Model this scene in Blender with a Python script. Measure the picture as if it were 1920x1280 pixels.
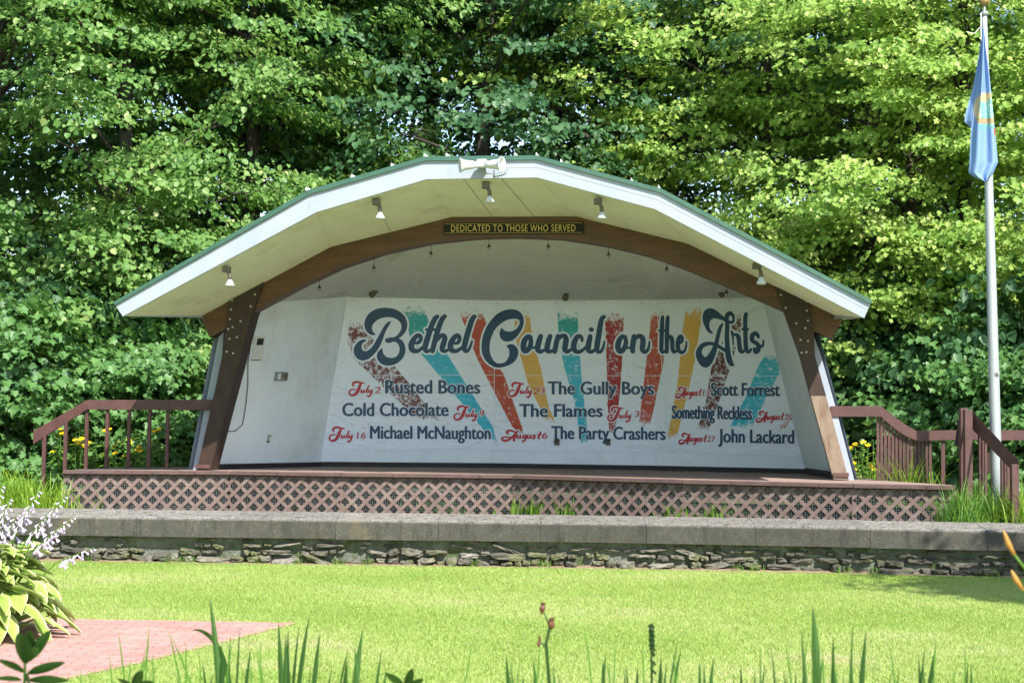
import bpy, math, random
import numpy as np
from mathutils import Vector, Matrix, Euler
R = math.radians
for o in list(bpy.data.objects): bpy.data.objects.remove(o)
SC = bpy.context.scene
COL = SC.collection

# ------------------------------------------------------------------ camera, light, exposure
F = 3000.0                     # focal length in photo pixels (photo 1920 wide)
PITCH = math.atan(160/3000.); ROLL = R(0.65)
EYE = Vector((0, 0, 1.65))
cd = bpy.data.cameras.new("camera"); cam = bpy.data.objects.new("camera", cd); COL.objects.link(cam)
cd.sensor_width = 22.3; cd.lens = 22.3*F/1920.; cd.clip_end = 800; cd.clip_start = 0.2
CM = Matrix.Rotation(math.pi/2+PITCH, 4, 'X') @ Matrix.Rotation(ROLL, 4, 'Z')
cam.matrix_world = Matrix.Translation(EYE) @ CM
cd.dof.use_dof = True; cd.dof.focus_distance = 22.0; cd.dof.aperture_fstop = 4.8
SC.camera = cam
SUN_EL, SUN_AZ = 47.5, 28.0    # elevation; azimuth from -Y (behind camera) towards +X
sdir = Vector((math.sin(R(SUN_AZ))*math.cos(R(SUN_EL)), -math.cos(R(SUN_AZ))*math.cos(R(SUN_EL)), math.sin(R(SUN_EL))))
w = bpy.data.worlds.new("World"); SC.world = w; w.use_nodes = True
nt = w.node_tree; nt.nodes.clear()
sk = nt.nodes.new('ShaderNodeTexSky'); sk.sky_type = 'NISHITA'; sk.sun_disc = False
sk.sun_elevation = R(SUN_EL); sk.sun_rotation = R(180-SUN_AZ)
sk.air_density = 1.0; sk.dust_density = .8; sk.ozone_density = 1.0
bg = nt.nodes.new('ShaderNodeBackground'); bg.inputs[1].default_value = 0.15
wo = nt.nodes.new('ShaderNodeOutputWorld')
nt.links.new(sk.outputs[0], bg.inputs[0]); nt.links.new(bg.outputs[0], wo.inputs[0])
sl = bpy.data.lights.new("sun", 'SUN'); sl.energy = 5.0; sl.angle = R(0.53); sl.color = (1, .95, .87)
so = bpy.data.objects.new("sun", sl); COL.objects.link(so)
so.rotation_euler = sdir.to_track_quat('Z', 'Y').to_euler()
SC.view_settings.view_transform = 'Standard'; SC.view_settings.look = 'None'
SC.view_settings.exposure = 1.09; SC.view_settings.gamma = 1
SC.cycles.max_bounces = 8; SC.cycles.diffuse_bounces = 5; SC.cycles.transparent_max_bounces = 8

# ------------------------------------------------------------------ camera geometry helpers
def ray(px, py):
    return (CM.to_3x3() @ Vector(((px-960)/F, -(py-640)/F, -1))).normalized()
def atz(px, py, z):
    d = ray(px, py); return EYE + d*((z-EYE.z)/d.z)
def aty(px, py, y):
    d = ray(px, py); return EYE + d*(y/d.y)
TH = R(8.5)
U = Vector((math.cos(TH), -math.sin(TH), 0)); V = Vector((math.sin(TH), math.cos(TH), 0)); W = Vector((0, 0, 1))
O = aty(978, 800, 21.9); O.z = 1.0
def sv(px, py, v):             # photo point -> point on the vertical stage plane at depth v behind the posts
    d = ray(px, py); p0 = O+V*v
    return EYE + d*((p0-EYE).dot(V)/d.dot(V))
def S(u, v, z): return O + U*u + V*v + W*(z-1.0)
def uv(p):                     # world -> stage u, v, z
    q = p-O; return q.dot(U), q.dot(V), p.z

# ------------------------------------------------------------------ materials
def newmat(name):
    m = bpy.data.materials.new(name); m.use_nodes = True
    n = m.node_tree; b = n.nodes['Principled BSDF']; return m, n, b
def N(n, t, **k):
    x = n.nodes.new('ShaderNode'+t)
    for a, v in k.items(): setattr(x, a, v)
    return x
def noise(n, vec, scale, detail=5, rough=.6, dist=0):
    x = N(n, 'TexNoise'); x.inputs['Scale'].default_value = scale; x.inputs['Detail'].default_value = detail
    x.inputs['Roughness'].default_value = rough; x.inputs['Distortion'].default_value = dist
    if vec: n.links.new(vec, x.inputs['Vector'])
    return x.outputs['Fac']
def ramp(n, fac, stops):
    x = N(n, 'ValToRGB'); e = x.color_ramp.elements
    while len(e) < len(stops): e.new(.5)
    for i, (p, c) in enumerate(stops):
        e[i].position = p; e[i].color = (*c, 1) if len(c) == 3 else c
    n.links.new(fac, x.inputs[0]); return x.outputs[0]
def mixc(n, fac, a, b, mode='MIX'):
    x = N(n, 'Mix', data_type='RGBA', blend_type=mode)
    for s, v in ((x.inputs[0], fac), (x.inputs[6], a), (x.inputs[7], b)):
        if hasattr(v, 'node'): n.links.new(v, s)
        elif isinstance(v, (int, float)): s.default_value = v
        else: s.default_value = (*v, 1)
    return x.outputs[2]
def coords(n, scale=(1, 1, 1), rot=(0, 0, 0)):
    t = N(n, 'TexCoord'); mp = N(n, 'Mapping'); n.links.new(t.outputs['Object'], mp.inputs[0])
    mp.inputs['Scale'].default_value = scale; mp.inputs['Rotation'].default_value = rot; return mp.outputs[0]
def bump(n, b, h, strength=.3, dist=.01):
    x = N(n, 'Bump'); x.inputs['Strength'].default_value = strength; x.inputs['Distance'].default_value = dist
    n.links.new(h, x.inputs['Height']); n.links.new(x.outputs[0], b.inputs['Normal'])
def mat(name, c1, c2, scale=4, rough=.7, bstr=.25, bdist=.005, stain=None, st=(.55, .7), sscale=2, aniso=(1, 1, 1), metal=0, bscale=None):
    m, n, b = newmat(name); co = coords(n, aniso)
    f = noise(n, co, scale); col = ramp(n, f, [(.3, c1), (.7, c2)])
    if stain:
        g = noise(n, co, sscale, 8, .7); s = ramp(n, g, [(st[0], (0, 0, 0)), (st[1], (1, 1, 1))])
        col = mixc(n, s, col, stain)
    n.links.new(col, b.inputs['Base Color']); b.inputs['Roughness'].default_value = rough
    b.inputs['Metallic'].default_value = metal
    if bstr: bump(n, b, noise(n, co, bscale or scale*6, 6), bstr, bdist)
    return m
M = {}
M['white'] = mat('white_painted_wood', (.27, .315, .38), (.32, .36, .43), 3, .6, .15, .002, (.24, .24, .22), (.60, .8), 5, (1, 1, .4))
M['wall'] = mat('painted_wall_board', (.68, .76, .86), (.74, .82, .90), 1.6, .7, .15, .003, (.56, .60, .64), (.50, .78), 1.3)
M['soffit'] = mat('cream_soffit_board', (.74, .75, .64), (.80, .81, .70), 1.5, .75, .15, .003, (.53, .51, .37), (.52, .8), 1.6)
M['ceil'] = mat('ceiling_board', (.50, .54, .53), (.57, .61, .60), 1.2, .8, .1, .003, (.31, .31, .27), (.55, .8), 1.2)
M['green'] = mat('green_roof_metal', (.03, .085, .06), (.045, .115, .08), 6, .45, .1, .002)
M['beam'] = mat('stained_beam_wood', (.062, .027, .010), (.115, .050, .017), 5, .5, .3, .004, (.06, .028, .012), (.5, .7), 3, (.5, .5, 3))
M['post'] = mat('weathered_post_wood', (.020, .010, .007), (.042, .019, .011), 5, .6, .4, .005, (.12, .062, .028), (.62, .8), 1.6, (2, 2, .6))
M['postwornlit'] = mat('worn_sunlit_post_wood', (.17, .125, .09), (.25, .19, .14), 6, .8, .4, .004, (.11, .045, .022), (.46, .60), 1.6, (2, 2, .5))  # worn wood, with sunlight below the roof's shadow edge put into its colour
M['bolt'] = mat('galvanised_bolt', (.34, .34, .31), (.45, .45, .41), 30, .6, 0)
M['rail'] = mat('red_brown_rail_paint', (.060, .027, .025), (.10, .045, .040), 5, .6, .3, .003, (.18, .10, .085), (.62, .8), 6, (1, 1, 1))
M['lattice'] = mat('brown_lattice_paint', (.12, .082, .072), (.165, .115, .10), 6, .65, .25, .003, (.22, .18, .155), (.52, .75), 5)
M['deckedge'] = mat('worn_deck_edge', (.065, .038, .036), (.12, .072, .064), 6, .8, .5, .01, (.07, .05, .045), (.5, .7), 3, (1, 1, 2))
M['deck'] = mat('worn_deck_floor', (.20, .14, .12), (.30, .21, .18), 3, .8, .3, .004, (.12, .09, .085), (.55, .75), 4, (.6, 3, 1))
M['rim'] = mat('red_brown_rim_board', (.05, .028, .022), (.15, .09, .07), 9, .8, .3, .004, (.3, .23, .18), (.6, .74), 8, (1, 1, 1))
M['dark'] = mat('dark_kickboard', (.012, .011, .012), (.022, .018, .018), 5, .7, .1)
M['black'] = mat('black_plastic', (.012, .012, .012), (.02, .02, .02), 20, .5, 0)
M['greymetal'] = mat('grey_metal_box', (.22, .24, .25), (.30, .32, .33), 20, .4, 0, metal=.3)
M['aged'] = mat('aged_dark_metal', (.07, .065, .045), (.14, .13, .10), 30, .6, 0)
M['bulb'] = mat('frosted_bulb_glass', (.48, .52, .53), (.54, .58, .59), 20, .4, 0)
M['alu'] = mat('flagpole_aluminium', (.34, .37, .39), (.44, .47, .49), 6, .4, .05, .001, (.36, .38, .40), (.55, .75), 3, (6, 6, .5), .35)
M['gold'] = mat('gold_paint', (.55, .40, .12), (.65, .48, .16), 20, .5, 0)
M['brownball'] = mat('tarnished_ball', (.28, .18, .08), (.4, .26, .12), 20, .4, 0, metal=.4)
M['cream'] = mat('cream_plastic', (.62, .60, .52), (.68, .66, .6), 10, .5, 0)
M['plate'] = mat('painted_metal_panel', (.62, .64, .66), (.68, .70, .72), 10, .45, 0)
M['rust'] = mat('rusty_steel_shoe', (.07, .03, .025), (.12, .06, .05), 14, .8, .3)
M['twig'] = mat('bark_twig', (.14, .11, .085), (.24, .20, .16), 9, .9, .4)
M['bark'] = mat('tree_bark', (.035, .028, .023), (.09, .075, .062), 5, .95, .9, .03, None, aniso=(4, 4, .8))
M['navy'] = mat('navy_ink', (.010, .052, .120), (.013, .062, .138), 4, .55, 0)
M['red'] = mat('red_ink', (.40, .018, .035), (.46, .024, .045), 4, .55, 0)
M['signblack'] = mat('black_sign_paint', (.008, .010, .009), (.014, .016, .014), 8, .9, 0)

def leafmat(name, cols, trans=(.30, .50, .06), tf=.35, rough=.45, attr=True):
    m, n, b = newmat(name)
    a = N(n, 'Attribute', attribute_name='rnd')
    c = ramp(n, a.outputs['Fac'], [(i/(len(cols)-1), c) for i, c in enumerate(cols)])
    n.links.new(c, b.inputs['Base Color']); b.inputs['Roughness'].default_value = rough
    b.inputs['Specular IOR Level'].default_value = .35
    t = N(n, 'BsdfTranslucent'); tc = mixc(n, .5, c, trans); n.links.new(tc, t.inputs[0])
    mx = N(n, 'MixShader'); mx.inputs[0].default_value = tf
    n.links.new(b.outputs[0], mx.inputs[1]); n.links.new(t.outputs[0], mx.inputs[2])
    n.links.new(mx.outputs[0], n.nodes['Material Output'].inputs[0]); return m
M['linden'] = leafmat('linden_leaves', [(.062, .155, .044), (.105, .225, .056), (.16, .295, .078), (.235, .365, .11), (.50, .54, .24)], (.34, .54, .09), .45)
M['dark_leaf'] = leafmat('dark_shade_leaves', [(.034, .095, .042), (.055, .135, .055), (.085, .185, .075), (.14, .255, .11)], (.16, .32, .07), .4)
M['maple'] = leafmat('light_maple_leaves', [(.14, .27, .055), (.23, .38, .075), (.33, .48, .11), (.44, .56, .16), (.56, .55, .20)], (.42, .58, .08), .45)
M['sapling'] = leafmat('maple_sapling_leaves', [(.062, .155, .048), (.105, .23, .065), (.155, .30, .09)], (.22, .40, .06))
M['weed'] = leafmat('weed_leaves', [(.07, .16, .02), (.12, .24, .03), (.20, .32, .05)], (.30, .5, .06))
M['tallgrass'] = leafmat('tall_grass_blades', [(.05, .14, .02), (.09, .22, .03), (.18, .32, .05)], (.25, .45, .05))
M['limegrass'] = leafmat('lime_grass_blades', [(.13, .25, .02), (.20, .34, .03), (.28, .42, .05)], (.35, .55, .05))
M['iris'] = leafmat('iris_blades', [(.014, .046, .008), (.028, .078, .014), (.048, .112, .024)], (.06, .18, .03), .18, .4)
M['yellowpetal'] = leafmat('yellow_petals', [(.85, .50, .01), (.90, .62, .02)], (.9, .6, .02), .3)
M['lilac'] = leafmat('lilac_petals', [(.62, .50, .72), (.80, .72, .86), (.88, .84, .92)], (.8, .7, .9), .4)
M['bud'] = leafmat('lily_buds', [(.42, .20, .05), (.55, .28, .07), (.30, .32, .08)], (.5, .3, .05), .2)
M['dry'] = leafmat('dry_seed_heads', [(.10, .035, .02), (.17, .07, .035)], (.2, .08, .03), .2)

# ------------------------------------------------------------------ mesh builder
class MB:
    def __init__(s): s.v = []; s.f = []
    def add(s, vs, fs):
        b = len(s.v); s.v += [Vector(x) for x in vs]; s.f += [[i+b for i in f] for f in fs]; return s
    def hexa(s, p):            # 8 points: bottom ring 0-3, top ring 4-7
        return s.add(p, [(3, 2, 1, 0), (4, 5, 6, 7), (0, 1, 5, 4), (1, 2, 6, 5), (2, 3, 7, 6), (3, 0, 4, 7)])
    def box(s, c, sx, sy, sz, X=Vector((1, 0, 0)), Y=Vector((0, 1, 0)), Z=Vector((0, 0, 1))):
        c = Vector(c); X = X*sx/2; Y = Y*sy/2; Z = Z*sz/2
        return s.hexa([c-X-Y-Z, c+X-Y-Z, c+X+Y-Z, c-X+Y-Z, c-X-Y+Z, c+X-Y+Z, c+X+Y+Z, c-X+Y+Z])
    def bar(s, a, b, wd, th, side=None):   # bar from a to b; wd measured along `side` x dir
        a = Vector(a); b = Vector(b); d = (b-a); L = d.length; d.normalize()
        n = side if side is not None else V
        x = d.cross(n).normalized(); n = x.cross(d).normalized()
        return s.box((a+b)/2, wd, th, L, x, n, d)
    def prism(s, pts, off):    # polygon (3d points) extruded by off
        n = len(pts); off = Vector(off)
        vs = [Vector(p) for p in pts]+[Vector(p)+off for p in pts]
        return s.add(vs, [list(range(n))[::-1], list(range(n, 2*n))]+[(i, (i+1) % n, n+(i+1) % n, n+i) for i in range(n)])
    def tube(s, pts, rad, n=8, cap=True):
        pts = [Vector(p) for p in pts]; rings = []
        if not hasattr(rad, '__len__'): rad = [rad]*len(pts)
        b = len(s.v); ref = None
        for i, p in enumerate(pts):
            d = (pts[min(i+1, len(pts)-1)]-pts[max(i-1, 0)]).normalized()
            if ref is None: ref = d.orthogonal().normalized()
            x = (ref-d*ref.dot(d)).normalized(); ref = x; y = d.cross(x)
            s.v += [p+(x*math.cos(2*math.pi*k/n)+y*math.sin(2*math.pi*k/n))*rad[i] for k in range(n)]
        for i in range(len(pts)-1):
            for k in range(n):
                a = b+i*n+k; c = b+i*n+(k+1) % n; s.f.append([a, c, c+n, a+n])
        if cap: s.f.append([b+k for k in range(n)][::-1]); s.f.append([b+(len(pts)-1)*n+k for k in range(n)])
        return s
    def lathe(s, a, d, prof, n=16):        # prof: list of (dist along d, radius)
        a = Vector(a); d = Vector(d).normalized(); x = d.orthogonal().normalized(); y = d.cross(x); b = len(s.v)
        for t, r in prof: s.v += [a+d*t+(x*math.cos(2*math.pi*k/n)+y*math.sin(2*math.pi*k/n))*max(r, 1e-4) for k in range(n)]
        for i in range(len(prof)-1):
            for k in range(n):
                p = b+i*n+k; q = b+i*n+(k+1) % n; s.f.append([p, q, q+n, p+n])
        s.f.append([b+k for k in range(n)][::-1]); s.f.append([b+(len(prof)-1)*n+k for k in range(n)]); return s
    def build(s, name, m, parent=None, local=False, smooth=False, bevel=0, rnd=None):
        me = bpy.data.meshes.new(name)
        off = Vector((0, 0, 0))
        if parent is not None and not local:
            off = parent.location.copy()
            if parent.parent: off += parent.parent.location
        me.from_pydata([tuple(v-off) for v in s.v], [], s.f); me.validate(clean_customdata=False)
        me.materials.append(m)
        if smooth: me.polygons.foreach_set('use_smooth', [True]*len(me.polygons))
        if rnd is not None:
            at = me.attributes.new('rnd', 'FLOAT', 'POINT'); at.data.foreach_set('value', np.asarray(rnd, dtype=np.float32))
        o = bpy.data.objects.new(name, me); COL.objects.link(o)
        if parent is not None: o.parent = parent
        if bevel:
            bv = o.modifiers.new('bevel', 'BEVEL'); bv.width = bevel; bv.segments = 2; bv.limit_method = 'ANGLE'
        return o
def tag(o, label=None, cat=None, group=None, kind=None):
    if label: o['label'] = label
    if cat: o['category'] = cat
    if group: o['group'] = group
    if kind: o['kind'] = kind
    return o
def empty(name, loc, label, cat, group=None, kind=None):
    o = bpy.data.objects.new(name, None); o.empty_display_size = .1; COL.objects.link(o); o.location = loc
    return tag(o, label, cat, group, kind)
def copy_thing(r, loc, rz=0, label=None, sc=None):
    c = r.copy(); COL.objects.link(c); c.location = loc
    c.rotation_euler = (0, 0, rz)
    if sc: c.scale = sc if hasattr(sc, '__len__') else (sc, sc, sc)
    if label: c['label'] = label
    for ch in list(r.children):
        d = ch.copy(); COL.objects.link(d); d.parent = c
        for g in list(ch.children):
            e = g.copy(); COL.objects.link(e); e.parent = d
    return c
def arr_mesh(name, m, verts, faces_flat, face_sizes, rnd=None, smooth=False, parent=None):
    me = bpy.data.meshes.new(name); nv = len(verts)
    me.vertices.add(nv); me.vertices.foreach_set('co', np.asarray(verts, np.float32).ravel())
    me.loops.add(len(faces_flat)); me.loops.foreach_set('vertex_index', np.asarray(faces_flat, np.int32))
    fs = np.asarray(face_sizes, np.int32); st = np.concatenate([[0], np.cumsum(fs)[:-1]]).astype(np.int32)
    me.polygons.add(len(fs)); me.polygons.foreach_set('loop_start', st)
    me.update(calc_edges=True)
    if rnd is not None:
        at = me.attributes.new('rnd', 'FLOAT', 'POINT'); at.data.foreach_set('value', np.asarray(rnd, np.float32))
    me.materials.append(m)
    o = bpy.data.objects.new(name, me); COL.objects.link(o)
    if parent is not None: o.parent = parent
    return o

# ------------------------------------------------------------------ ground
def strip(name, pts, z, m, kind='structure'):
    mb = MB().add([(x, y, z) for x, y in pts], [list(range(len(pts)))]); o = mb.build(name, m); tag(o, kind=kind); return o
m, n, b = newmat('lawn_soil'); co = coords(n)
f1 = noise(n, co, 1.2, 6, .6); f2 = noise(n, co, 60, 4, .7)
c = ramp(n, f1, [(.35, (.26, .34, .08)), (.55, (.33, .39, .11)), (.72, (.42, .37, .21))])
c = mixc(n, ramp(n, f2, [(.35, (.35, .35, .35)), (.65, (0, 0, 0))]), c, (.16, .20, .05))
n.links.new(c, b.inputs['Base Color']); b.inputs['Roughness'].default_value = .9; bump(n, b, f2, .6, .02); M['lawn'] = m
M['soil'] = mat('forest_floor_soil', (.045, .05, .02), (.10, .09, .045), 3, .95, .5, .02, (.06, .10, .025), (.45, .6), 2)
WALLY = [(-2600, None)]
def wl(px): return 19.0 - .5*max(0, (px-1000)/900.)     # depth of the stone wall's foot (m) by photo column
WP = [(-14, 19.15), (-5.3, 19.15), (0, 19.02), (2.2, 18.9), (5.6, 18.45), (14, 17.3)]
def wally(x):
    for (x0, y0), (x1, y1) in zip(WP, WP[1:]):
        if x <= x1: return y0+(y1-y0)*(x-x0)/(x1-x0)
    return WP[-1][1]
strip('lawn', [(-300, -60), (300, -60), (300, 17.3+.2), (14, 17.3+.2)]+[(x, y+.2) for x, y in WP[::-1][1:]]+[(-300, 19.35)], 0, M['lawn'])
strip('terrace_ground', [(-300, 19.6), (-14, 19.6)]+[(x, y+.45) for x, y in WP[1:]]+[(300, 17.75), (300, 500), (-300, 500)], .45, M['soil'])
# brick path
m, n, b = newmat('brick_path'); co = coords(n, rot=(0, 0, R(-2)))
bt = N(n, 'TexBrick'); bt.inputs['Scale'].default_value = 1; bt.inputs['Brick Width'].default_value = .2; bt.inputs['Row Height'].default_value = .1
bt.inputs['Mortar Size'].default_value = .006; bt.inputs['Color1'].default_value = (.36, .175, .15, 1); bt.inputs['Color2'].default_value = (.44, .24, .205, 1)
bt.inputs['Mortar'].default_value = (.20, .11, .095, 1); bt.inputs['Bias'].default_value = .1
n.links.new(co, bt.inputs['Vector'])
c = mixc(n, ramp(n, noise(n, co, 3, 6), [(.45, (0, 0, 0)), (.75, (.6, .6, .6))]), bt.outputs['Color'], (.46, .28, .24))
n.links.new(c, b.inputs['Base Color']); b.inputs['Roughness'].default_value = .85; bump(n, b, bt.outputs['Fac'], -.5, .006); M['path'] = m
pp = [atz(*p, 0) for p in [(560, 1168), (400, 1209), (265, 1243), (150, 1268), (-60, 1310), (-700, 1330), (-700, 1158), (100, 1160), (330, 1164)]]
strip('brick_path', [(p.x, p.y) for p in pp], .006, M['path'])
def inpoly(x, y, poly):
    r = np.zeros(x.shape, bool); j = len(poly)-1
    for i in range(len(poly)):
        xi, yi = poly[i]; xj, yj = poly[j]
        if yi != yj: r ^= ((yi > y) != (yj > y)) & (x < (xj-xi)*(y-yi)/(yj-yi)+xi)
        j = i
    return r
# mown lawn blades
rg = np.random.default_rng(3)
nb = 520000
gy = 9.4+9.8*rg.random(nb)**.85; gx = (rg.random(nb)*2-1)*(gy*.345)
wy = np.interp(gx, [a for a, _ in WP], [b_ for _, b_ in WP])
pxy = [(p.x, p.y) for p in pp]
keep = (gy < wy-.12-.06*rg.random(nb)) & ~inpoly(gx+rg.normal(0, .035, nb), gy+rg.normal(0, .05, nb)+.03*np.sin(gx*9), pxy); gx = gx[keep]; gy = gy[keep]; nb = len(gx)
h = .012+.018*rg.random(nb); ang = rg.random(nb)*6.28; wd = .0024+.002*rg.random(nb); le = rg.normal(0, .012, (nb, 2))
vv = np.zeros((nb, 3, 3)); vv[:, 0] = np.stack([gx-np.cos(ang)*wd, gy-np.sin(ang)*wd, 0*gx], 1)
vv[:, 1] = np.stack([gx+np.cos(ang)*wd, gy+np.sin(ang)*wd, 0*gx], 1); vv[:, 2] = np.stack([gx+le[:, 0], gy+le[:, 1], h], 1)
pn = .5+.25*np.sin(gx*1.3+np.sin(gy*.9)*2)+.25*np.sin(gy*1.7+np.sin(gx*.7+1)*2)
rr = np.clip(rg.normal(.44, .17, nb)+.42*(pn-.5)+.38*np.clip(np.sin(gx*1.9+2.1*np.sin(gy*1.1)+.6*np.sin(gx*5.3))*np.sin(gy*3.1+1.5*np.sin(gx*1.3))-.25, 0, 1)*np.clip((14.5-gy)/2.5, .25, 1)+.22*np.clip(np.sin(gx*2.9+1.3*np.sin(gy*2.3))*np.sin(gy*3.7+gx)-.3, 0, 1), 0, 1)
M['blade'] = leafmat('mown_grass_blades', [(.18, .29, .055), (.27, .385, .085), (.37, .455, .14), (.50, .46, .27)], (.40, .58, .06), .35, .5)
o = arr_mesh('lawn_grass', M['blade'], vv.reshape(-1, 3), np.arange(nb*3), np.full(nb, 3), np.repeat(rr, 3)); tag(o, 'short mown bright green lawn grass', 'grass', kind='stuff')

# ------------------------------------------------------------------ stone retaining wall
m, n, b = newmat('weathered_concrete_coping'); co = coords(n)
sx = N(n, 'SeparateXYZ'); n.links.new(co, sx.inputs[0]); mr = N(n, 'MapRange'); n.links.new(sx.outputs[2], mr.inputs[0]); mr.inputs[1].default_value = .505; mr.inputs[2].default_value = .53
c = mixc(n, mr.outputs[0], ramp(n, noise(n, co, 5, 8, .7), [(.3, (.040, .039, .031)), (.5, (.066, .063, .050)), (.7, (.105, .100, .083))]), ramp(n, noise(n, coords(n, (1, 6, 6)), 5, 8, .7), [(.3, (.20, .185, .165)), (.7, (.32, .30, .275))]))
c = mixc(n, ramp(n, noise(n, co, 60, 6, .8), [(.46, (.9, .9, .9)), (.54, (0, 0, 0))]), c, (.045, .045, .035))
c = mixc(n, ramp(n, noise(n, co, 3.2, 3, .5), [(.62, (0, 0, 0)), (.76, (.4, .4, .4))]), c, (.17, .12, .065))
c = mixc(n, ramp(n, noise(n, coords(n, (1, 1, .3)), 2.1, 8, .8), [(.6, (0, 0, 0)), (.68, (.8, .8, .8))]), c, (.022, .022, .018))
oi = N(n, 'ObjectInfo'); hs_ = N(n, 'HueSaturation'); mr2 = N(n, 'MapRange'); n.links.new(oi.outputs['Random'], mr2.inputs[0]); mr2.inputs[3].default_value = .88; mr2.inputs[4].default_value = 1.12
n.links.new(mr2.outputs[0], hs_.inputs['Value']); n.links.new(c, hs_.inputs['Color']); c = hs_.outputs[0]
c = mixc(n, ramp(n, noise(n, coords(n, (3, 3, .5)), 3.0, 7, .75), [(.52, (0, 0, 0)), (.64, (.8, .8, .8))]), c, (.026, .026, .020))
c = mixc(n, ramp(n, noise(n, coords(n), 9, 5, .7), [(.62, (0, 0, 0)), (.72, (.5, .5, .5))]), c, (.16, .148, .12))
n.links.new(c, b.inputs['Base Color']); b.inputs['Roughness'].default_value = .92; bump(n, b, noise(n, co, 30, 8, .7), .9, .012); M['coping'] = m
m, n, b = newmat('rubble_stone'); co = coords(n); a = N(n, 'Attribute', attribute_name='rnd')
c = ramp(n, a.outputs['Fac'], [(0, (.055, .052, .040)), (.4, (.10, .092, .072)), (.7, (.165, .15, .12)), (1, (.29, .265, .225))])
c = mixc(n, ramp(n, noise(n, co, 25, 6, .7), [(.4, (.6, .6, .6)), (.6, (0, 0, 0))]), c, (.06, .062, .052))
c = mixc(n, ramp(n, noise(n, co, 3.0, 5, .6), [(.50, (0, 0, 0)), (.64, (.8, .8, .8))]), c, (.12, .13, .045))
c = mixc(n, ramp(n, noise(n, co, 4.2, 4, .6), [(.68, (0, 0, 0)), (.74, (.8, .8, .8))]), c, (.22, .19, .035))
n.links.new(c, b.inputs['Base Color']); b.inputs['Roughness'].default_value = .9; bump(n, b, noise(n, co, 30, 8, .7), .9, .02); M['rubble'] = m
M['mortar'] = mat('mossy_mortar', (.10, .115, .085), (.20, .215, .17), 7, .95, 1.0, .04, (.07, .10, .03), (.5, .62), 4)
wall = empty('retaining_wall', (0, 19.1, 0), 'long low rubble stone retaining wall with weathered concrete coping at the lawn edge', 'wall')
CL = [-600, -320, -130, 62, 255, 441, 630, 822, 1013, 1210, 1410, 1616, 1822, 2030, 2260]
XS = []
for p in CL:
    q = aty(p, 990, 19.); XS.append(q.x)
CZ0, CZ1, CZ2 = .305, .515, .592
rnd_ = random.Random(5)
for i in range(len(XS)-1):
    x0, x1 = XS[i]+.0022, XS[i+1]-.0022; mb = MB(); prof = [(-.10, CZ0), (-.10, CZ1-.014), (-.088, CZ1), (-.03, CZ1+.022), (.46, CZ2), (.47, CZ0)]
    dz = rnd_.uniform(-.003, .003); nn = 5
    for k in range(nn):
        x = x0+(x1-x0)*k/(nn-1)
        for dy, z in prof: mb.v.append(Vector((x, wally(x)+dy, z+dz)))
    P = len(prof)
    for k in range(nn-1):
        for j in range(P):
            a_ = k*P+j; c_ = k*P+(j+1) % P; mb.f.append([a_, a_+P, c_+P, c_])
    mb.f.append(list(range(P))); mb.f.append([(nn-1)*P+j for j in range(P)][::-1])
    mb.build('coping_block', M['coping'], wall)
# stones: irregular tilted slabs
def rock(mb, rl, c, sx, sy, sz, val, tilt):
    nx, nz = 7, 5; b0 = len(mb.v); ct, st_ = math.cos(tilt), math.sin(tilt)
    e1, e2, e3, e4 = [rnd_.uniform(.55, 1) for _ in range(4)]; kx = rnd_.uniform(-.4, .4); kz = rnd_.uniform(-.3, .3)
    for j in range(nz+1):
        for i in range(nx+1):
            a_ = -1+2*i/nx; t_ = -1+2*j/nz; ed = i in (0, nx) or j in (0, nz)
            sh = 1-.16*abs(t_)**2*(e1 if t_ > 0 else e2); sv2 = (e3+(e4-e3)*(a_+1)/2)
            x = a_*sx*sh+rnd_.uniform(-.07, .07)*sx; z = t_*sz*sv2*(1-.12*a_*a_)+rnd_.uniform(-.13, .13)*sz
            bul = max(0, 1-max(abs(a_-kx*.3), abs(t_-kz))**5)
            y = c[1]-(0 if ed else sy*(.55+.45*bul)+rnd_.uniform(-.014, .014))+(.03 if ed else 0)
            mb.v.append(Vector((c[0]+x*ct-z*st_, y, c[2]+x*st_+z*ct))); rl.append(min(1, max(0, val+rnd_.uniform(-.08, .08))))
    for j in range(nz):
        for i in range(nx):
            a_ = b0+j*(nx+1)+i; mb.f.append([a_, a_+1, a_+nx+2, a_+nx+1])
mb = MB(); rl = []; z = .0
rows = [.095, .085, .07, .06]
for ri, rh in enumerate(rows):
    x = -7.2+rnd_.random()*.2
    while x < 7.2:
        L = rnd_.choice([.10, .13, .17, .24, .38])*rnd_.uniform(.8, 1.2)
        p_skip = (.03, .10, .34, .70)[ri] if x < 2.6 else (.02, .04, .12, .4)[ri]
        if rnd_.random() > p_skip:
            tl = rnd_.gauss(0, .2) if x < 2.6 else rnd_.gauss(0, .05)
            rock(mb, rl, (x+L/2, wally(x)+.035, z+rh/2+rnd_.uniform(-.02, .02)), L/2*1.12, rnd_.uniform(.05, .15)*(1.25, 1.1, .8, .6)[ri], rh/2*rnd_.uniform(.75, 1.5), min(1, max(0, rnd_.gauss(.55 if x < 2.6 else .22, .25))), tl)
        x += L*rnd_.uniform(.9, 1.1)
    z += rh
o = mb.build('rubble_stones', M['rubble'], wall, rnd=rl); 
mb = MB()
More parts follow.
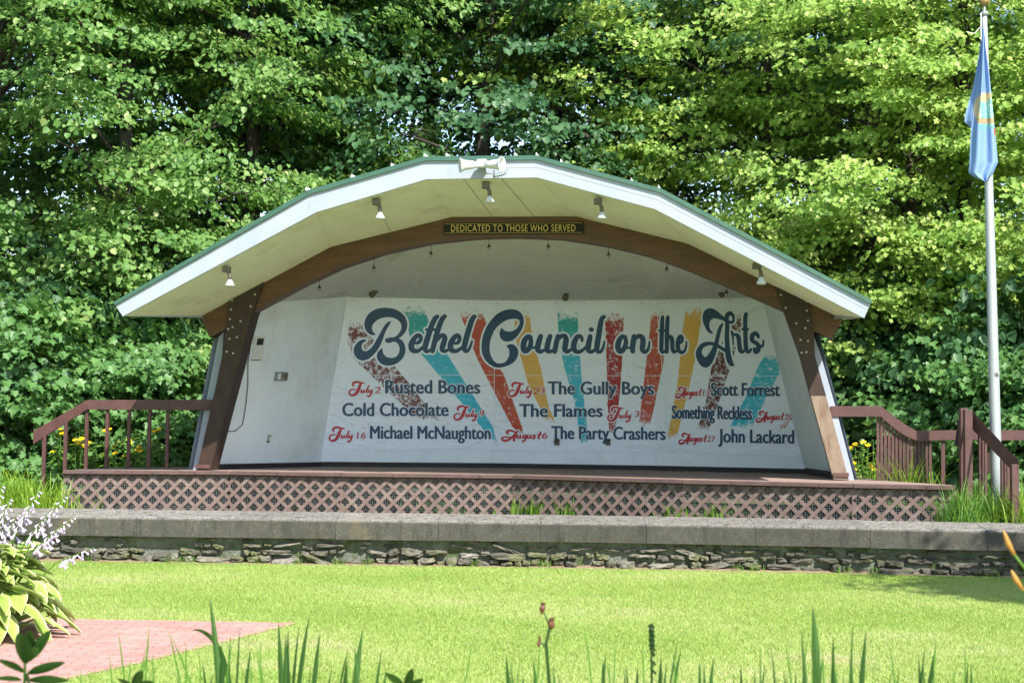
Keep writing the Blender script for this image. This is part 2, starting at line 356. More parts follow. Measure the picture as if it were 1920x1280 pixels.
for k in range(len(WP)-1):
    (xa, ya), (xb, yb) = WP[k], WP[k+1]
    mb.hexa([(xa, ya+.035, -.05), (xb, yb+.035, -.05), (xb, yb+.4, -.05), (xa, ya+.4, -.05), (xa, ya+.03, .17), (xb, yb+.03, .17), (xb, yb+.4, .17), (xa, ya+.4, .17)])
    mb.hexa([(xa, ya+.02, .172), (xb, yb+.02, .172), (xb, yb+.4, .172), (xa, ya+.4, .172), (xa, ya-.0, CZ0-.002), (xb, yb-.0, CZ0-.002), (xb, yb+.4, CZ0-.002), (xa, ya+.4, CZ0-.002)])
mb.build('mortar_core', M['mortar'], wall)
# bare soil line at the foot
mb = MB(); pts = []; M['foot'] = mat('bare_soil', (.16, .11, .07), (.26, .19, .12), 12, .95, .6, .01)
xs = np.linspace(-7.5, 7.5, 80); b0 = 0
for i, x in enumerate(xs):
    w0 = .10+.04*math.sin(x*3.1)+.03*rnd_.random(); mb.v += [Vector((x, wally(x)-w0-.06, .005)), Vector((x, wally(x)+.06, .03))]
    if i: mb.f.append([2*i-2, 2*i, 2*i+1, 2*i-1])
tag(mb.build('soil_strip', M['foot']), kind='structure')

# ------------------------------------------------------------------ bandshell
shell = empty('bandshell', O, 'white arched bandshell with green metal roof edge and brown timber arch', 'bandshell')
FT = [(213, 567), (578, 357), (797, 294), (1007, 292), (1240, 354), (1635, 563)]     # top of the fascia
FB = [(230, 593), (593, 398), (800, 336), (1008, 333), (1228, 392), (1620, 596)]
BT = [(375, 594), (620, 463), (847, 407), (1080, 406), (1290, 457), (1581, 599)]     # beam top polygon
vF = -2.15
ft = [sv(*p, vF) for p in FT]; fb = [sv(*p, vF) for p in FB]; bt_ = [sv(*p, -.12) for p in BT]
# fascia boards, one per facet
gp = [(a*.80+b_*.20) for a, b_ in zip(ft, fb)]
for i in range(5):
    MB().prism([fb[i], fb[i+1], gp[i+1], gp[i]], V*.04).build('fascia_board', M['white'], shell)
# lower trim board, right half
mid = [(a*.42+b_*.58) for a, b_ in zip(ft, fb)]
m0 = mid[2]+(mid[3]-mid[2])*.62; b0_ = fb[2]+(fb[3]-fb[2])*.62
q1 = [m0, mid[3], mid[4], mid[5]]; q2 = [b0_, fb[3], fb[4], fb[5]]
for i in range(3):
    MB().prism([q2[i]-V*.003-W*.004, q2[i+1]-V*.003-W*.004, q1[i+1]-V*.003, q1[i]-V*.003], -V*.028).build('fascia_trim', M['white'], shell)
# green drip edge and roof
mb = MB()
for i in range(3): mb.prism([q1[i]-V*.004, q1[i+1]-V*.004, q1[i+1]-V*.004+W*.009, q1[i]-V*.004+W*.009], -V*.004)
mb.build('trim_shadow_gap', M['aged'], shell)  # thin dark strip drawn as the shadow along the top of the trim
mb = MB()
for i in range(5): mb.prism([gp[i]-V*.002, gp[i+1]-V*.002, ft[i+1], ft[i]], -V*.03)
mb.build('roof_edge', M['green'], shell)
def shr(p, ku, dz, v):
    u, _, z_ = uv(p); return S(u*ku+.1, v, z_+dz+.42*max(0, 1-(z_-3.)/1.65))
rb = [shr(p, .80, -.02, 3.9) for p in ft]; rbu = [p-W*.12 for p in rb]
mb = MB()
for i in range(5): mb.add([ft[i]-V*.03, ft[i+1]-V*.03, rb[i+1], rb[i]], [(0, 1, 2, 3)])
for i in range(5): mb.add([rbu[i], rbu[i+1], rb[i+1], rb[i]], [(0, 1, 2, 3)])
roof = mb.build('roof', M['green'], shell)
mb = MB()
for p in [(797, 294), (838, 293), (967, 292), (1007, 292), (1053, 304), (1185, 340), (1236, 353), (735, 312), (660, 333), (575, 357), (490, 406)]:
    a_ = sv(*p, vF-.02); u_, v_, z_ = uv(a_)
    e = shr(a_, .8, -.02, 3.9)
    rib = MB().prism([a_+U*.018, a_-U*.018, a_-U*.012+W*.045, a_+W*.04+U*.012-U*.02], (e-a_)).build('roof_rib', M['plate'], roof)
# soffit (front overhang), underside behind the arch
for i in range(5):
    a_, b_, c_, d_ = fb[i]+W*.006+V*.035, fb[i+1]+W*.006+V*.035, bt_[i+1]+W*.0+V*.02, bt_[i]+V*.02
    MB().add([a_, b_, c_, d_], [(3, 2, 1, 0)]).build('soffit_panel', M['soffit'], shell)
for i in range(1, 5): MB().tube([fb[i]+V*.05-W*.0, bt_[i]-W*.002], .004, 4).build('panel_seam', M['soffit'], shell)
for i in (1, 2, 3):
    for t_ in ((.5,) if i != 2 else (.33, .67)): MB().tube([fb[i].lerp(fb[i+1], t_)+V*.05, bt_[i].lerp(bt_[i+1], t_)-W*.002], .003, 4).build('panel_seam', M['greymetal'], shell)
rbl = [shr(p, .80, -.05, 3.9) for p in fb]
mb = MB()
for i in range(5): mb.add([bt_[i]+V*.26+W*.01, bt_[i+1]+V*.26+W*.01, rbl[i+1], rbl[i]], [(3, 2, 1, 0)])
mb.add([ft[0], fb[0], rbl[0], rb[0]], [(0, 1, 2, 3)]); mb.add([ft[5], fb[5], rbl[5], rb[5]], [(0, 1, 2, 3)])
mb.build('eave_board', M['white'], shell)
# arch beam
low = [(393, 632), (422, 617), (473, 585), (560, 538), (640, 500), (720, 474), (807, 455), (890, 446), (967, 444), (1050, 447), (1140, 461), (1215, 479), (1280, 502), (1375, 541), (1470, 583), (1525, 620), (1560, 635)]
polyb = [sv(*p, -.12) for p in BT+low[::-1]]
n_ = len(polyb); mb = MB()
# build as quads along the arch to keep it well shaped
lo = [sv(*p, -.12) for p in low]
def topy(px):
    for (xa, ya), (xb, yb) in zip(BT, BT[1:]):
        if px <= xb: return ya+(yb-ya)*(px-xa)/(xb-xa)
    return BT[-1][1]
xs_ = sorted(set([p[0] for p in low[1:-1]]+[620, 847, 1080, 1290]))
def lowy(px):
    for (xa, ya), (xb, yb) in zip(low, low[1:]):
        if px <= xb: return ya+(yb-ya)*(px-xa)/(xb-xa)
cols = [((375, 594), (393, 632))]+[((x, topy(x)), (x, lowy(x))) for x in xs_]+[((1581, 599), (1560, 635))]
for (t0, l0), (t1, l1) in zip(cols, cols[1:]):
    mb.add([sv(*l0, -.12), sv(*l1, -.12), sv(*t1, -.12), sv(*t0, -.12)], [(0, 1, 2, 3)])
    k = len(mb.v)-4
    mb.v += [mb.v[k+j]+V*.26 for j in range(4)]
    mb.f += [(k+7, k+6, k+5, k+4), (k, k+4, k+5, k+1), (k+2, k+6, k+7, k+3)]
k = len(mb.v)-8
mb.f += [(0, 3, 7, 4), (k+1, k+5, k+6, k+2)]
mb.build('arch_beam', M['beam'], shell)
# posts (knee plates) in front of the beam
PL = [(428, 565), (494, 529), (471, 592), (394, 881), (369, 881), (417, 665), (424, 620)]
PR = [(1452, 533), (1518, 567), (1526, 622), (1528, 667), (1592, 900), (1563, 898), (1500, 667), (1470, 583)]
def split_post(P, ycut):
    return P
for side, P in (('L', PL), ('R', PR)):
    pts = [sv(*p, -.17) for p in P]
    if side == 'L':
        up = [(428, 565), (494, 529), (471, 592), (432, 738), (401.5, 738), (417, 665), (424, 620)]
        dn = [(401.5, 738), (432, 738), (394, 881), (369, 881)]
    else:
        up = [(1452, 533), (1518, 567), (1526, 622), (1528, 667), (1549, 742), (1520, 742), (1500, 667), (1470, 583)]
        dn = [(1520, 742), (1549, 742), (1592, 900), (1563, 898)]
    post = MB().prism([sv(*p, -.17) for p in up], V*.34).build('post', M['post'], shell)
    MB().prism([sv(*p, -.17) for p in dn], V*.34).build('post_lower_half', M['postwornlit' if side == 'R' else 'post'], post, local=False)
    bl = [(478, 552), (435, 563), (433, 580), (470, 574), (431, 598), (451, 602), (436, 613), (428, 617), (444, 632), (430, 635), (425, 659), (437, 662)] if side == 'L' else \
         [(1464, 553), (1512, 565), (1473, 577), (1513, 582), (1515, 601), (1493, 606), (1510, 615), (1501, 637), (1515, 639), (1512, 660), (1503, 661)]
    for q in bl:
        a_ = sv(*q, -.17); MB().lathe(a_, -V, [(0, .015), (.005, .015), (.006, .009), (.014, .008)], 10).build('bolt', M['bolt'], post)
    foot = sv(*((380, 878) if side == 'L' else (1577, 894)), -.17)
    MB().box(foot+V*.17+W*.03, .20, .38, .05, U, V).build('post_shoe', M['rust'], post)
# shell walls: front profile just behind the beam, back wall polyline
WB = [(600, 555), (926, 563), (1232, 563), (1424, 557)]  # top joints
TZ = 3.66                                                # top height of the back wall
bw = []
for px, py in [(650, 556.5), (926, 563), (1232, 562), (1428, 557)]:
    bw.append(atz(px, py, TZ))
# base corners: outer corners splay outwards
A_ = atz(600, 873.5, 1.0); F_ = atz(1512, 890, 1.0)
def clampv(p, lim):
    u, v, z_ = uv(p); return p
bwb = [None]*4
for i in (1, 2): bwb[i] = Vector((bw[i].x, bw[i].y, 1.0))
def ext(i, j, px, py):
    # point on the vertical plane through bw[i], bw[j] seen at px,py
    t = (bw[j]-bw[i]); nrm = Vector((-t.y, t.x, 0)).normalized(); d = ray(px, py)
    return EYE+d*((bw[i]-EYE).dot(nrm)/d.dot(nrm))
bwb[0] = ext(0, 1, 601, 872); bwb[3] = ext(2, 3, 1511, 886)
bwb[0].z = 1.0; bwb[3].z = 1.0
def wallpt(px, py, off=0.):
    best = None
    for i, j in ((0, 1), (1, 2), (2, 3)):
        t = (bw[j]-bw[i]); t.z = 0; L = t.length; t.normalize(); nrm = Vector((t.y, -t.x, 0)); d = ray(px, py)
        p = EYE+d*((bw[i]-EYE).dot(nrm)/d.dot(nrm)); s_ = (p-bw[i]).dot(t)/L
        err = max(0, -s_ if i != 0 else 0, s_-1 if j != 3 else 0)
        if best is None or err < best[0]: best = (err, p+nrm*off, nrm)
    return best[1]
fr = [(366, 882), (412, 640), (440, 572), (640, 482), (807, 436), (850, 430), (1080, 430), (1280, 480), (1455, 556), (1521, 625), (1594, 900)]
fp = [sv(*p, .10) for p in fr]; fp[0].z = 1.0; fp[-1].z = 1.0
sw = MB().add([fp[0], fp[1], fp[2], bw[0], bwb[0]], [(0, 1, 4), (1, 3, 4), (1, 2, 3)]).build('left_side_wall', M['wall'], shell)
MB().add([fp[10], fp[9], fp[8], bw[3], bwb[3]], [(0, 1, 4), (1, 3, 4), (1, 2, 3)]).build('right_side_wall', M['wall'], shell)
bwo = [MB().prism([bwb[i], bwb[i+1], bw[i+1], bw[i]], V*.08).build('back_wall_panel', M['wall'], shell) for i in range(3)]
mb = MB().add([fp[2], fp[3], bw[0]], [(0, 1, 2)]).add([fp[3], fp[4], fp[5], bw[1], bw[0]], [(0, 1, 2, 3, 4)])
mb.add([fp[5], fp[6], bw[2], bw[1]], [(0, 1, 2, 3)]).add([fp[6], fp[7], fp[8], bw[3], bw[2]], [(0, 1, 2, 3, 4)])
mb.build('ceiling', M['ceil'], shell)
# exterior skin
ex = lambda p, k: p+U*k
MB().add([ex(fp[0], -.1), ex(fp[1], -.1), ex(fp[2], -.08), ex(bw[0], -.1)+V*.1, ex(bwb[0], -.1)+V*.1], [(0, 1, 2, 3, 4)]).build('outer_wall', M['white'], shell)
MB().add([ex(fp[10], .1), ex(fp[9], .1), ex(fp[8], .08), ex(bw[3], .1)+V*.1, ex(bwb[3], .1)+V*.1], [(0, 1, 2, 3, 4)]).build('outer_wall', M['white'], shell)
MB().prism([sv(*p, 0.02) for p in [(361, 882), (410, 632), (419, 622), (417, 665), (371, 882)]], V*.1).build('wall_edge_trim', M['white'], shell)
MB().prism([sv(*p, 0.02) for p in [(1602, 900), (1566, 760), (1538, 662), (1526, 630), (1524, 650), (1528, 668), (1590, 900)]], V*.1).build('wall_edge_trim', M['white'], shell)
# kickboards, battens
def kick(a_, b_, h=.075, off=.02):
    t = (b_-a_).normalized(); nn = Vector((t.y, -t.x, 0)); 
    MB().prism([a_+nn*off+W*.003, b_+nn*off+W*.003, b_+nn*off+W*h, a_+nn*off+W*h], -nn*.018).build('kickboard', M['dark'], shell)
for i in range(3): kick(bwb[i], bwb[i+1])
kick(fp[0]+U*.05, bwb[0], .07); kick(bwb[3], fp[10]-U*.1, .09)
def seam(pts, wdt=.006):
    MB().tube(pts, wdt, 4).build('panel_seam', M['plate'], shell)
for i in (1, 2):
    nn = -V*.004; seam([bwb[i]+W*.08+nn, bw[i]+nn], .007)
ls = None
# ------------------------------------------------------------------ deck
DE = [(118, 881), (430, 883), (640, 886), (960, 890), (1280, 899), (1600, 906.5), (1792, 910.5)]
de = [atz(*p, 1.0) for p in DE]
deck = empty('stage_deck', (de[3].x, de[3].y, .45), 'low raised stage deck with brown diagonal lattice skirt', 'stage')
bk = [S(4.9+.5, 0, 1), S(5.2, 4.3, 1), S(-5.6, 4.3, 1), S(-5.8, 0.6, 1)]
top = [p+V*.06 for p in de]+[de[6]+V*.45, S(4.75, .22, 1), S(4.75, 4.3, 1), S(-6.0, 4.3, 1), S(-6.1, .3, 1)]
MB().prism([p-W*.004 for p in top], -W*.05).build('deck_floor', M['deck'], deck)
for k in range(len(de)-1):
    a_, b_ = de[k], de[k+1]; t = (b_-a_); L = t.length; t.normalize(); nn = Vector((t.y, -t.x, 0))
    # edge boards of uneven lengths
    x = 0
    while x < L-.02:
        l = min(L-x, rnd_.uniform(.55, 1.3)); j = rnd_.uniform(-.006, .006)
        p = a_+t*x+nn*j+W*rnd_.uniform(-.003, .003); q = a_+t*(x+l-.006)+nn*j
        MB().prism([p, q, q-nn*.16, p-nn*.16], -W*.052).build('edge_board', M['deckedge'], deck, bevel=.006)
        x += l
    # rim board behind the lattice
    MB().prism([a_-nn*.10-W*.055, b_-nn*.10-W*.055, b_-nn*.10-W*.20, a_-nn*.10-W*.20], -nn*.05).build('rim_board', M['rim'], deck)
    # lattice
    z0, z1 = .46, .935; pitch = .19; ws = .047
    def clip(poly, f):
        out = []
        for i in range(len(poly)):
            p, q = poly[i], poly[(i+1) % len(poly)]; fp_, fq = f(p), f(q)
            if fp_ >= 0: out.append(p)
            if fp_*fq < 0:
                s_ = fp_/(fp_-fq); out.append((p[0]+(q[0]-p[0])*s_, p[1]+(q[1]-p[1])*s_))
        return out
    mb = MB(); H = z1-z0; hw = ws/2*math.sqrt(2)
    for dr in (1, -1):
        off = -.055 if dr == 1 else -.065
        ph = 0
        for i in range(-6, int(L/pitch)+8):
            x0 = i*pitch+rnd_.uniform(-.004, .004)
            xa, xb = (x0, x0+H) if dr == 1 else (x0+H, x0)
            poly = [(xa-hw, 0), (xa+hw, 0), (xb+hw, H), (xb-hw, H)]
            for f in (lambda p: p[0]+.02, lambda p: L+.02-p[0]):
                if poly: poly = clip(poly, f)
            if len(poly) > 2: mb.prism([a_+t*x_+nn*off+W*(z0+z_-1.0) for x_, z_ in poly], -nn*.0085)
    mb.build('lattice_panel', M['lattice'], deck)
    MB().prism([a_-nn*.35+W*(-.9), b_-nn*.35-W*.9, b_-nn*.35-W*.3, a_-nn*.35-W*.3], -nn*.02).build('underdeck_shade_sheet', M['dark'], deck) if k in (0, 1, 2, 5) else None  # dark sheet stands in for the shade under the deck
    # wire mesh behind
    mb = MB()
    for i in range(int(L/.03)):
        p = a_+t*(i*.03)-nn*.078; mb.prism([p-W*.5, p+t*.0022-W*.5, p+t*.0022-W*.08, p-W*.08], -nn*.001)
    for i in range(16):
        zz = 1-.09-i*.028; mb.prism([a_-nn*.080+W*(zz-1), b_-nn*.080+W*(zz-1), b_-nn*.080+W*(zz-1+.0022), a_-nn*.080+W*(zz-1+.0022)], -nn*.001)
    mb.build('wire_mesh', M['greymetal'], deck)

# ------------------------------------------------------------------ banner
m, n, b = newmat('printed_banner_cloth'); co = coords(n)
ac = N(n, 'Attribute', attribute_name='stripe'); ai = N(n, 'Attribute', attribute_name='ink')
g1 = noise(n, co, 14, 8, .78); g2 = noise(n, co, 60, 3, .7)
ad = N(n, 'Math', operation='MULTIPLY_ADD'); n.links.new(g2, ad.inputs[0]); ad.inputs[1].default_value = .35; n.links.new(g1, ad.inputs[2])
sb = N(n, 'Math', operation='SUBTRACT'); n.links.new(ai.outputs['Fac'], sb.inputs[0]); n.links.new(ad.outputs[0], sb.inputs[1])
mu = N(n, 'Math', operation='MULTIPLY', use_clamp=True); n.links.new(sb.outputs[0], mu.inputs[0]); mu.inputs[1].default_value = 9
c = mixc(n, mu.outputs[0], (.70, .77, .90), ac.outputs['Color'])
n.links.new(c, b.inputs['Base Color']); b.inputs['Roughness'].default_value = .5
bump(n, b, noise(n, coords(n, (1.2, 1.2, 2.6), (0, .5, 0)), 1.6, 3, .55, .6), .8, .09); M['banner'] = m
M['halo'] = mat('banner_white_ink', (.69, .76, .89), (.71, .78, .91), 3, .5, 0)
SB = [  # stripe outline (photo px), colour, ink strength
 ([(656, 590), (672, 600), (745, 690), (795, 752), (838, 800), (795, 796), (735, 742), (662, 672), (650, 640)], (.135, .018, .014), .76),
 ([(750, 570), (793, 572), (805, 602), (840, 665), (925, 800), (938, 842), (905, 805), (770, 640), (765, 620)], (.03, .42, .60), .87),
 ([(857, 577), (903, 577), (914, 610), (916, 660), (945, 700), (980, 800), (985, 824), (960, 800), (895, 675), (885, 650), (888, 640), (870, 610)], (.45, .065, .028), .86),
 ([(962, 580), (992, 580), (1000, 640), (1015, 690), (1030, 765), (1044, 792), (1030, 800), (990, 720), (968, 640)], (.64, .38, .09), .91),
 ([(1045, 576), (1083, 576), (1085, 620), (1091, 700), (1102, 805), (1104, 842), (1090, 840), (1078, 760), (1058, 690), (1048, 640)], (.03, .42, .60), .84),
 ([(1133, 580), (1171, 580), (1167, 680), (1163, 740), (1155, 800), (1143, 825), (1139, 760), (1137, 680)], (.32, .008, .012), .81),
 ([(1222, 576), (1252, 578), (1245, 680), (1228, 760), (1217, 806), (1197, 800), (1210, 690), (1218, 620)], (.45, .070, .034), .84),
 ([(1287, 573), (1320, 573), (1305, 670), (1290, 740), (1267, 830), (1250, 828), (1270, 720), (1280, 620)], (.64, .39, .09), .90),
 ([(1372, 573), (1412, 573), (1390, 620), (1367, 700), (1347, 760), (1325, 818), (1303, 815), (1322, 760), (1335, 680), (1365, 620)], (.11, .014, .014), .77),
 ([(1438, 655), (1465, 663), (1462, 700), (1440, 740), (1412, 800), (1392, 813), (1366, 805), (1400, 740), (1420, 690)], (.03, .44, .62), .82),
 ([(640, 740), (648, 740), (668, 762), (640, 775)], (.6, .15, .10), .55),
 ([(645, 788), (690, 784), (712, 802), (690, 806), (650, 800)], (.62, .14, .09), .62),
 ([(1456, 806), (1466, 793), (1482, 788), (1476, 800), (1460, 812)], (.5, .05, .05), .72)]
nu, nv_ = 640, 200
ss = np.linspace(0, 1, nu); ts = np.linspace(0, 1, nv_)
def edge(pts, x):
    return np.interp(x, [p[0] for p in pts], [p[1] for p in pts])
TOP = [(650, 559), (926, 565), (1060, 565.5), (1232, 563.5), (1424, 559)]; BOT = [(604, 843), (927, 843), (929, 844.5), (1257, 848), (1507, 856)]
PX = np.zeros((nv_, nu)); PY = np.zeros((nv_, nu))
for j, t in enumerate(ts):
    xl = 650+(604-650)*t; xr = 1430+(1507-1430)*t
    X = xl+(xr-xl)*ss
    x_t = 650+(1424-650)*ss; x_b = 604+(1507-604)*ss
    PX[j] = X; PY[j] = edge(TOP, x_t)*(1-t)+edge(BOT, x_b)*t
ink = np.zeros(PX.shape); colr = np.ones(PX.shape+(3,))*.8
for poly, c_, k in SB:
    ms = inpoly(PX, PY, poly); ys = [p[1] for p in poly]; y0 = min(ys); y1 = max(ys)
    fade = np.ones(PX.shape)
    if len(poly) > 6:
        fade = np.clip((PY-y0+3)/30., 0, 1)*.38+.62; fade = np.minimum(fade, .55+.45*np.clip((y1-PY)/22., 0, 1))
    ink[ms] = (k*fade)[ms]
    cc = np.array(c_, float); colr[ms] = cc
    if c_[2] > c_[1] and c_[0] < .04:                       # teal at the top, cyan below
        g = np.clip((660-PY)/40., 0, 1)[..., None]; cm = cc*(1-g)+np.array((.02, .34, .38))*g; colr[ms] = cm[ms]
rr = np.random.default_rng(8)
ink = np.where(ink > 0, ink+.0, -1)
vb = np.zeros((nv_*nu, 3)); k = 0
bw_np = [np.array(p) for p in bw]
for j in range(nv_):
    for i in range(nu):
        vb[k] = wallpt(PX[j, i], PY[j, i], .012+.0025*math.sin(PX[j, i]*.03+PY[j, i]*.013)); k += 1
idx = np.arange(nu*nv_).reshape(nv_, nu)
q = np.stack([idx[1:, :-1], idx[1:, 1:], idx[:-1, 1:], idx[:-1, :-1]], -1).reshape(-1, 4)
bc = wallpt(1050, 850); banner = empty('banner', (bc.x, bc.y, 1.1), 'large white printed concert banner with painted stripes covering the back wall', 'banner')
vb -= np.array(banner.location)
o = arr_mesh('cloth', M['banner'], vb, q.ravel(), np.full(len(q), 4), parent=banner)
at = o.data.attributes.new('stripe', 'FLOAT_COLOR', 'POINT'); at.data.foreach_set('color', np.concatenate([colr.reshape(-1, 3), np.ones((nu*nv_, 1))], 1).astype(np.float32).ravel())
at = o.data.attributes.new('ink', 'FLOAT', 'POINT'); at.data.foreach_set('value', ink.astype(np.float32).ravel())
# a fold line and panel seam on the cloth
mb = MB()
for (xa, ya), (xb, yb) in [((627, 702.5), (925, 703)), ((929, 703.5), (1475, 705))]:
    for i in range(30):
        x0 = xa+(xb-xa)*i/30; x1 = xa+(xb-xa)*(i+1)/30; y0 = ya+(yb-ya)*i/30; y1 = ya+(yb-ya)*(i+1)/30
        mb.add([wallpt(x0, y0+.5, .0155), wallpt(x1, y1+.5, .0155), wallpt(x1, y1-.5, .018), wallpt(x0, y0-.5, .018)], [(0, 1, 2, 3)])
for (xa, ya), (xb, yb) in [((926.5, 566), (928, 843)), ((1231, 565), (1256, 847))]:
    for i in range(20):
        x0 = xa+(xb-xa)*i/20; x1 = xa+(xb-xa)*(i+1)/20; y0 = ya+(yb-ya)*i/20; y1 = ya+(yb-ya)*(i+1)/20
        mb.add([wallpt(x0-.8, y0, .0155), wallpt(x0+.6, y0, .0195), wallpt(x1+.6, y1, .0195), wallpt(x1-.8, y1, .0155)], [(3, 2, 1, 0)])
mb.build('fold_crease', M['halo'], banner)
gm = MB()
for i in range(15):
    x_ = 660+i*54.5; gm.lathe(wallpt(x_, edge(TOP, x_)+3.5, .018), -V, [(0, .010), (.003, .010), (.004, .006)], 8)
gm.build('grommet', M['greymetal'], banner)

def crom(P, n=6, closed=False):
    P = [np.array(p, float) for p in P]; out = []; L = len(P)
    rng = range(L if closed else L-1)
    for i in rng:
        p0 = P[(i-1) % L] if closed or i > 0 else P[i]; p1 = P[i]; p2 = P[(i+1) % L]; p3 = P[(i+2) % L] if closed or i+2 < L else P[(i+1) % L]
        for k in range(n):
            t = k/n; out.append(.5*((2*p1)+(-p0+p2)*t+(2*p0-5*p1+4*p2-p3)*t*t+(-p0+3*p1-3*p2+p3)*t**3))
    if not closed: out.append(P[-1])
    return out
lay = [0]
def ribbon(mb, pts, grow, base, n=5, mapf=None):
    """pts (px,py,halfwidth) -> smooth brush stroke, slightly layered so nothing is coplanar"""
    mapf = mapf or wallpt
    C = crom(pts, n) if len(pts) > 2 else [np.array(p, float) for p in pts]
    lay[0] += 1; off = base+(lay[0] % 40)*.00004
    L = []; 
    for i, c_ in enumerate(C):
        d = C[min(i+1, len(C)-1)][:2]-C[max(i-1, 0)][:2]; l_ = math.hypot(*d) or 1; nn = np.array([-d[1], d[0]])/l_; w_ = max(c_[2], .1)+grow
        L.append((c_[:2]+nn*w_, c_[:2]-nn*w_))
    b0 = len(mb.v)
    for i, (a_, b_) in enumerate(L):
        o_ = off+i*.000003; mb.v += [mapf(a_[0], a_[1], o_), mapf(b_[0], b_[1], o_)]
        if i: mb.f.append([b0+2*i-2, b0+2*i-1, b0+2*i+1, b0+2*i])
    for i in (0, len(C)-1):                                # round caps
        c_ = C[i]; w_ = max(c_[2], .1)+grow; k0 = len(mb.v)
        mb.v += [mapf(c_[0]+w_*math.cos(a*math.pi/6), c_[1]+w_*math.sin(a*math.pi/6), off+.0001+i*.000003) for a in range(12)]
        mb.f.append(list(range(k0+11, k0-1, -1)))
def fillpoly(mb, pts, base, mapf=None):
    mapf = mapf or wallpt; C = crom(pts, 4, True); k0 = len(mb.v); lay[0] += 1
    mb.v += [mapf(c_[0], c_[1], base+.0005) for c_ in C]; mb.f.append(list(range(k0+len(C)-1, k0-1, -1)))
INK, HAL = .022, .0165
title = MB(); halo = MB()
def stroke(pts, off, s, m_=None, grow=0, hg=3.2, ws=1.0, body=None):
    P = [(off[0]+x/s, off[1]+y/s, w_/s*ws) for x, y, w_ in pts]
    ribbon(body or title, P, grow, INK); ribbon(halo, P, hg, HAL)
def shape(pts, off, s, hg=3.2):
    P = [(off[0]+x/s, off[1]+y/s) for x, y in pts]; fillpoly(title, P, INK); fillpoly(halo, P, HAL-.0006)
    Q = [(x, y, .2) for x, y in P]+[(P[0][0], P[0][1], .2)]; ribbon(halo, Q, hg, HAL, 4)
c1 = ((650, 565), 9.48)
shape([(515, 588), (470, 600), (420, 590), (360, 545), (325, 480), (313, 410), (325, 330), (370, 245), (440, 180), (530, 135), (640, 115), (740, 117), (840, 135), (930, 175), (1000, 230), (1050, 300), (1075, 390), (1068, 480), (1030, 560), (975, 620), (930, 655), (985, 695), (1025, 760), (1042, 840), (1035, 920), (1000, 1000), (930, 1075), (850, 1120), (750, 1142), (660, 1130), (590, 1090), (545, 1030), (533, 965), (550, 905), (590, 860), (632, 832), (637, 880), (655, 935), (700, 980), (770, 1003), (850, 995), (905, 950), (935, 880), (935, 810), (905, 750), (860, 720), (820, 718), (770, 735), (720, 735), (685, 710), (680, 680), (710, 655), (780, 640), (850, 632), (910, 585), (955, 520), (972, 450), (955, 385), (910, 335), (850, 300), (780, 283), (700, 283), (620, 298), (540, 335), (480, 390), (450, 450), (455, 510), (480, 555)], *c1)
shape([(790, 362), (750, 360), (710, 385), (670, 430), (630, 495), (590, 570), (545, 650), (500, 730), (455, 800), (400, 855), (340, 885), (295, 872), (268, 835), (265, 790), (285, 745), (320, 715), (345, 705), (338, 683), (305, 672), (255, 685), (190, 730), (145, 790), (122, 860), (130, 930), (170, 1000), (230, 1040), (300, 1050), (380, 1025), (450, 975), (520, 900), (575, 820), (620, 730), (650, 650), (680, 560), (720, 480), (760, 415)], *c1)
c2 = ((750, 575), 10.24)
for s_ in ([(285, 700, 22), (345, 690, 34), (390, 640, 38), (392, 575, 40), (345, 548, 42), (280, 600, 50), (230, 690, 58), (215, 770, 58), (245, 835, 52), (330, 850, 40), (400, 810, 33), (450, 760, 28)],
           [(710, 190, 42), (655, 250, 50), (590, 400, 52), (540, 560, 55), (495, 700, 55), (478, 800, 50), (500, 850, 42), (550, 848, 33), (600, 820, 28)],
           [(500, 440, 26), (690, 440, 26)],
           [(855, 185, 42), (800, 250, 50), (740, 400, 52), (690, 570, 52), (645, 740, 50), (622, 850, 45)],
           [(720, 650, 22), (770, 570, 38), (825, 550, 45), (858, 600, 50), (840, 680, 53), (815, 760, 53), (808, 825, 48), (850, 855, 36), (905, 835, 30), (950, 800, 26)],
           [(1045, 705, 22), (1100, 692, 34), (1138, 640, 38), (1132, 575, 40), (1090, 550, 42), (1030, 600, 50), (980, 690, 56), (965, 770, 56), (995, 835, 50), (1075, 850, 40), (1150, 810, 33), (1200, 770, 28)],
           [(1425, 190, 42), (1385, 240, 50), (1335, 380, 54), (1285, 550, 55), (1245, 700, 55), (1228, 800, 50), (1262, 855, 36), (1310, 830, 30), (1350, 750, 25), (1382, 655, 18)]):
    stroke(s_, *c2)
c3 = ((890, 565), 9.48)
shape([(485, 470), (530, 515), (600, 537), (680, 525), (740, 490), (785, 430), (805, 370), (790, 330), (740, 312), (660, 312), (570, 335), (480, 390), (390, 470), (320, 580), (275, 700), (262, 830), (280, 950), (330, 1040), (400, 1095), (470, 1100), (540, 1080), (590, 1020), (618, 950), (618, 880), (600, 830), (570, 800), (600, 770), (650, 758), (710, 775), (760, 830), (780, 900), (765, 980), (720, 1060), (640, 1120), (550, 1155), (440, 1175), (330, 1155), (230, 1090), (160, 1000), (125, 900), (118, 780), (135, 650), (185, 500), (260, 370), (360, 260), (480, 180), (600, 145), (700, 143), (790, 175), (850, 235), (878, 320), (870, 420), (830, 520), (760, 620), (680, 690), (590, 715), (510, 695), (460, 640), (447, 570), (460, 510)], *c3)
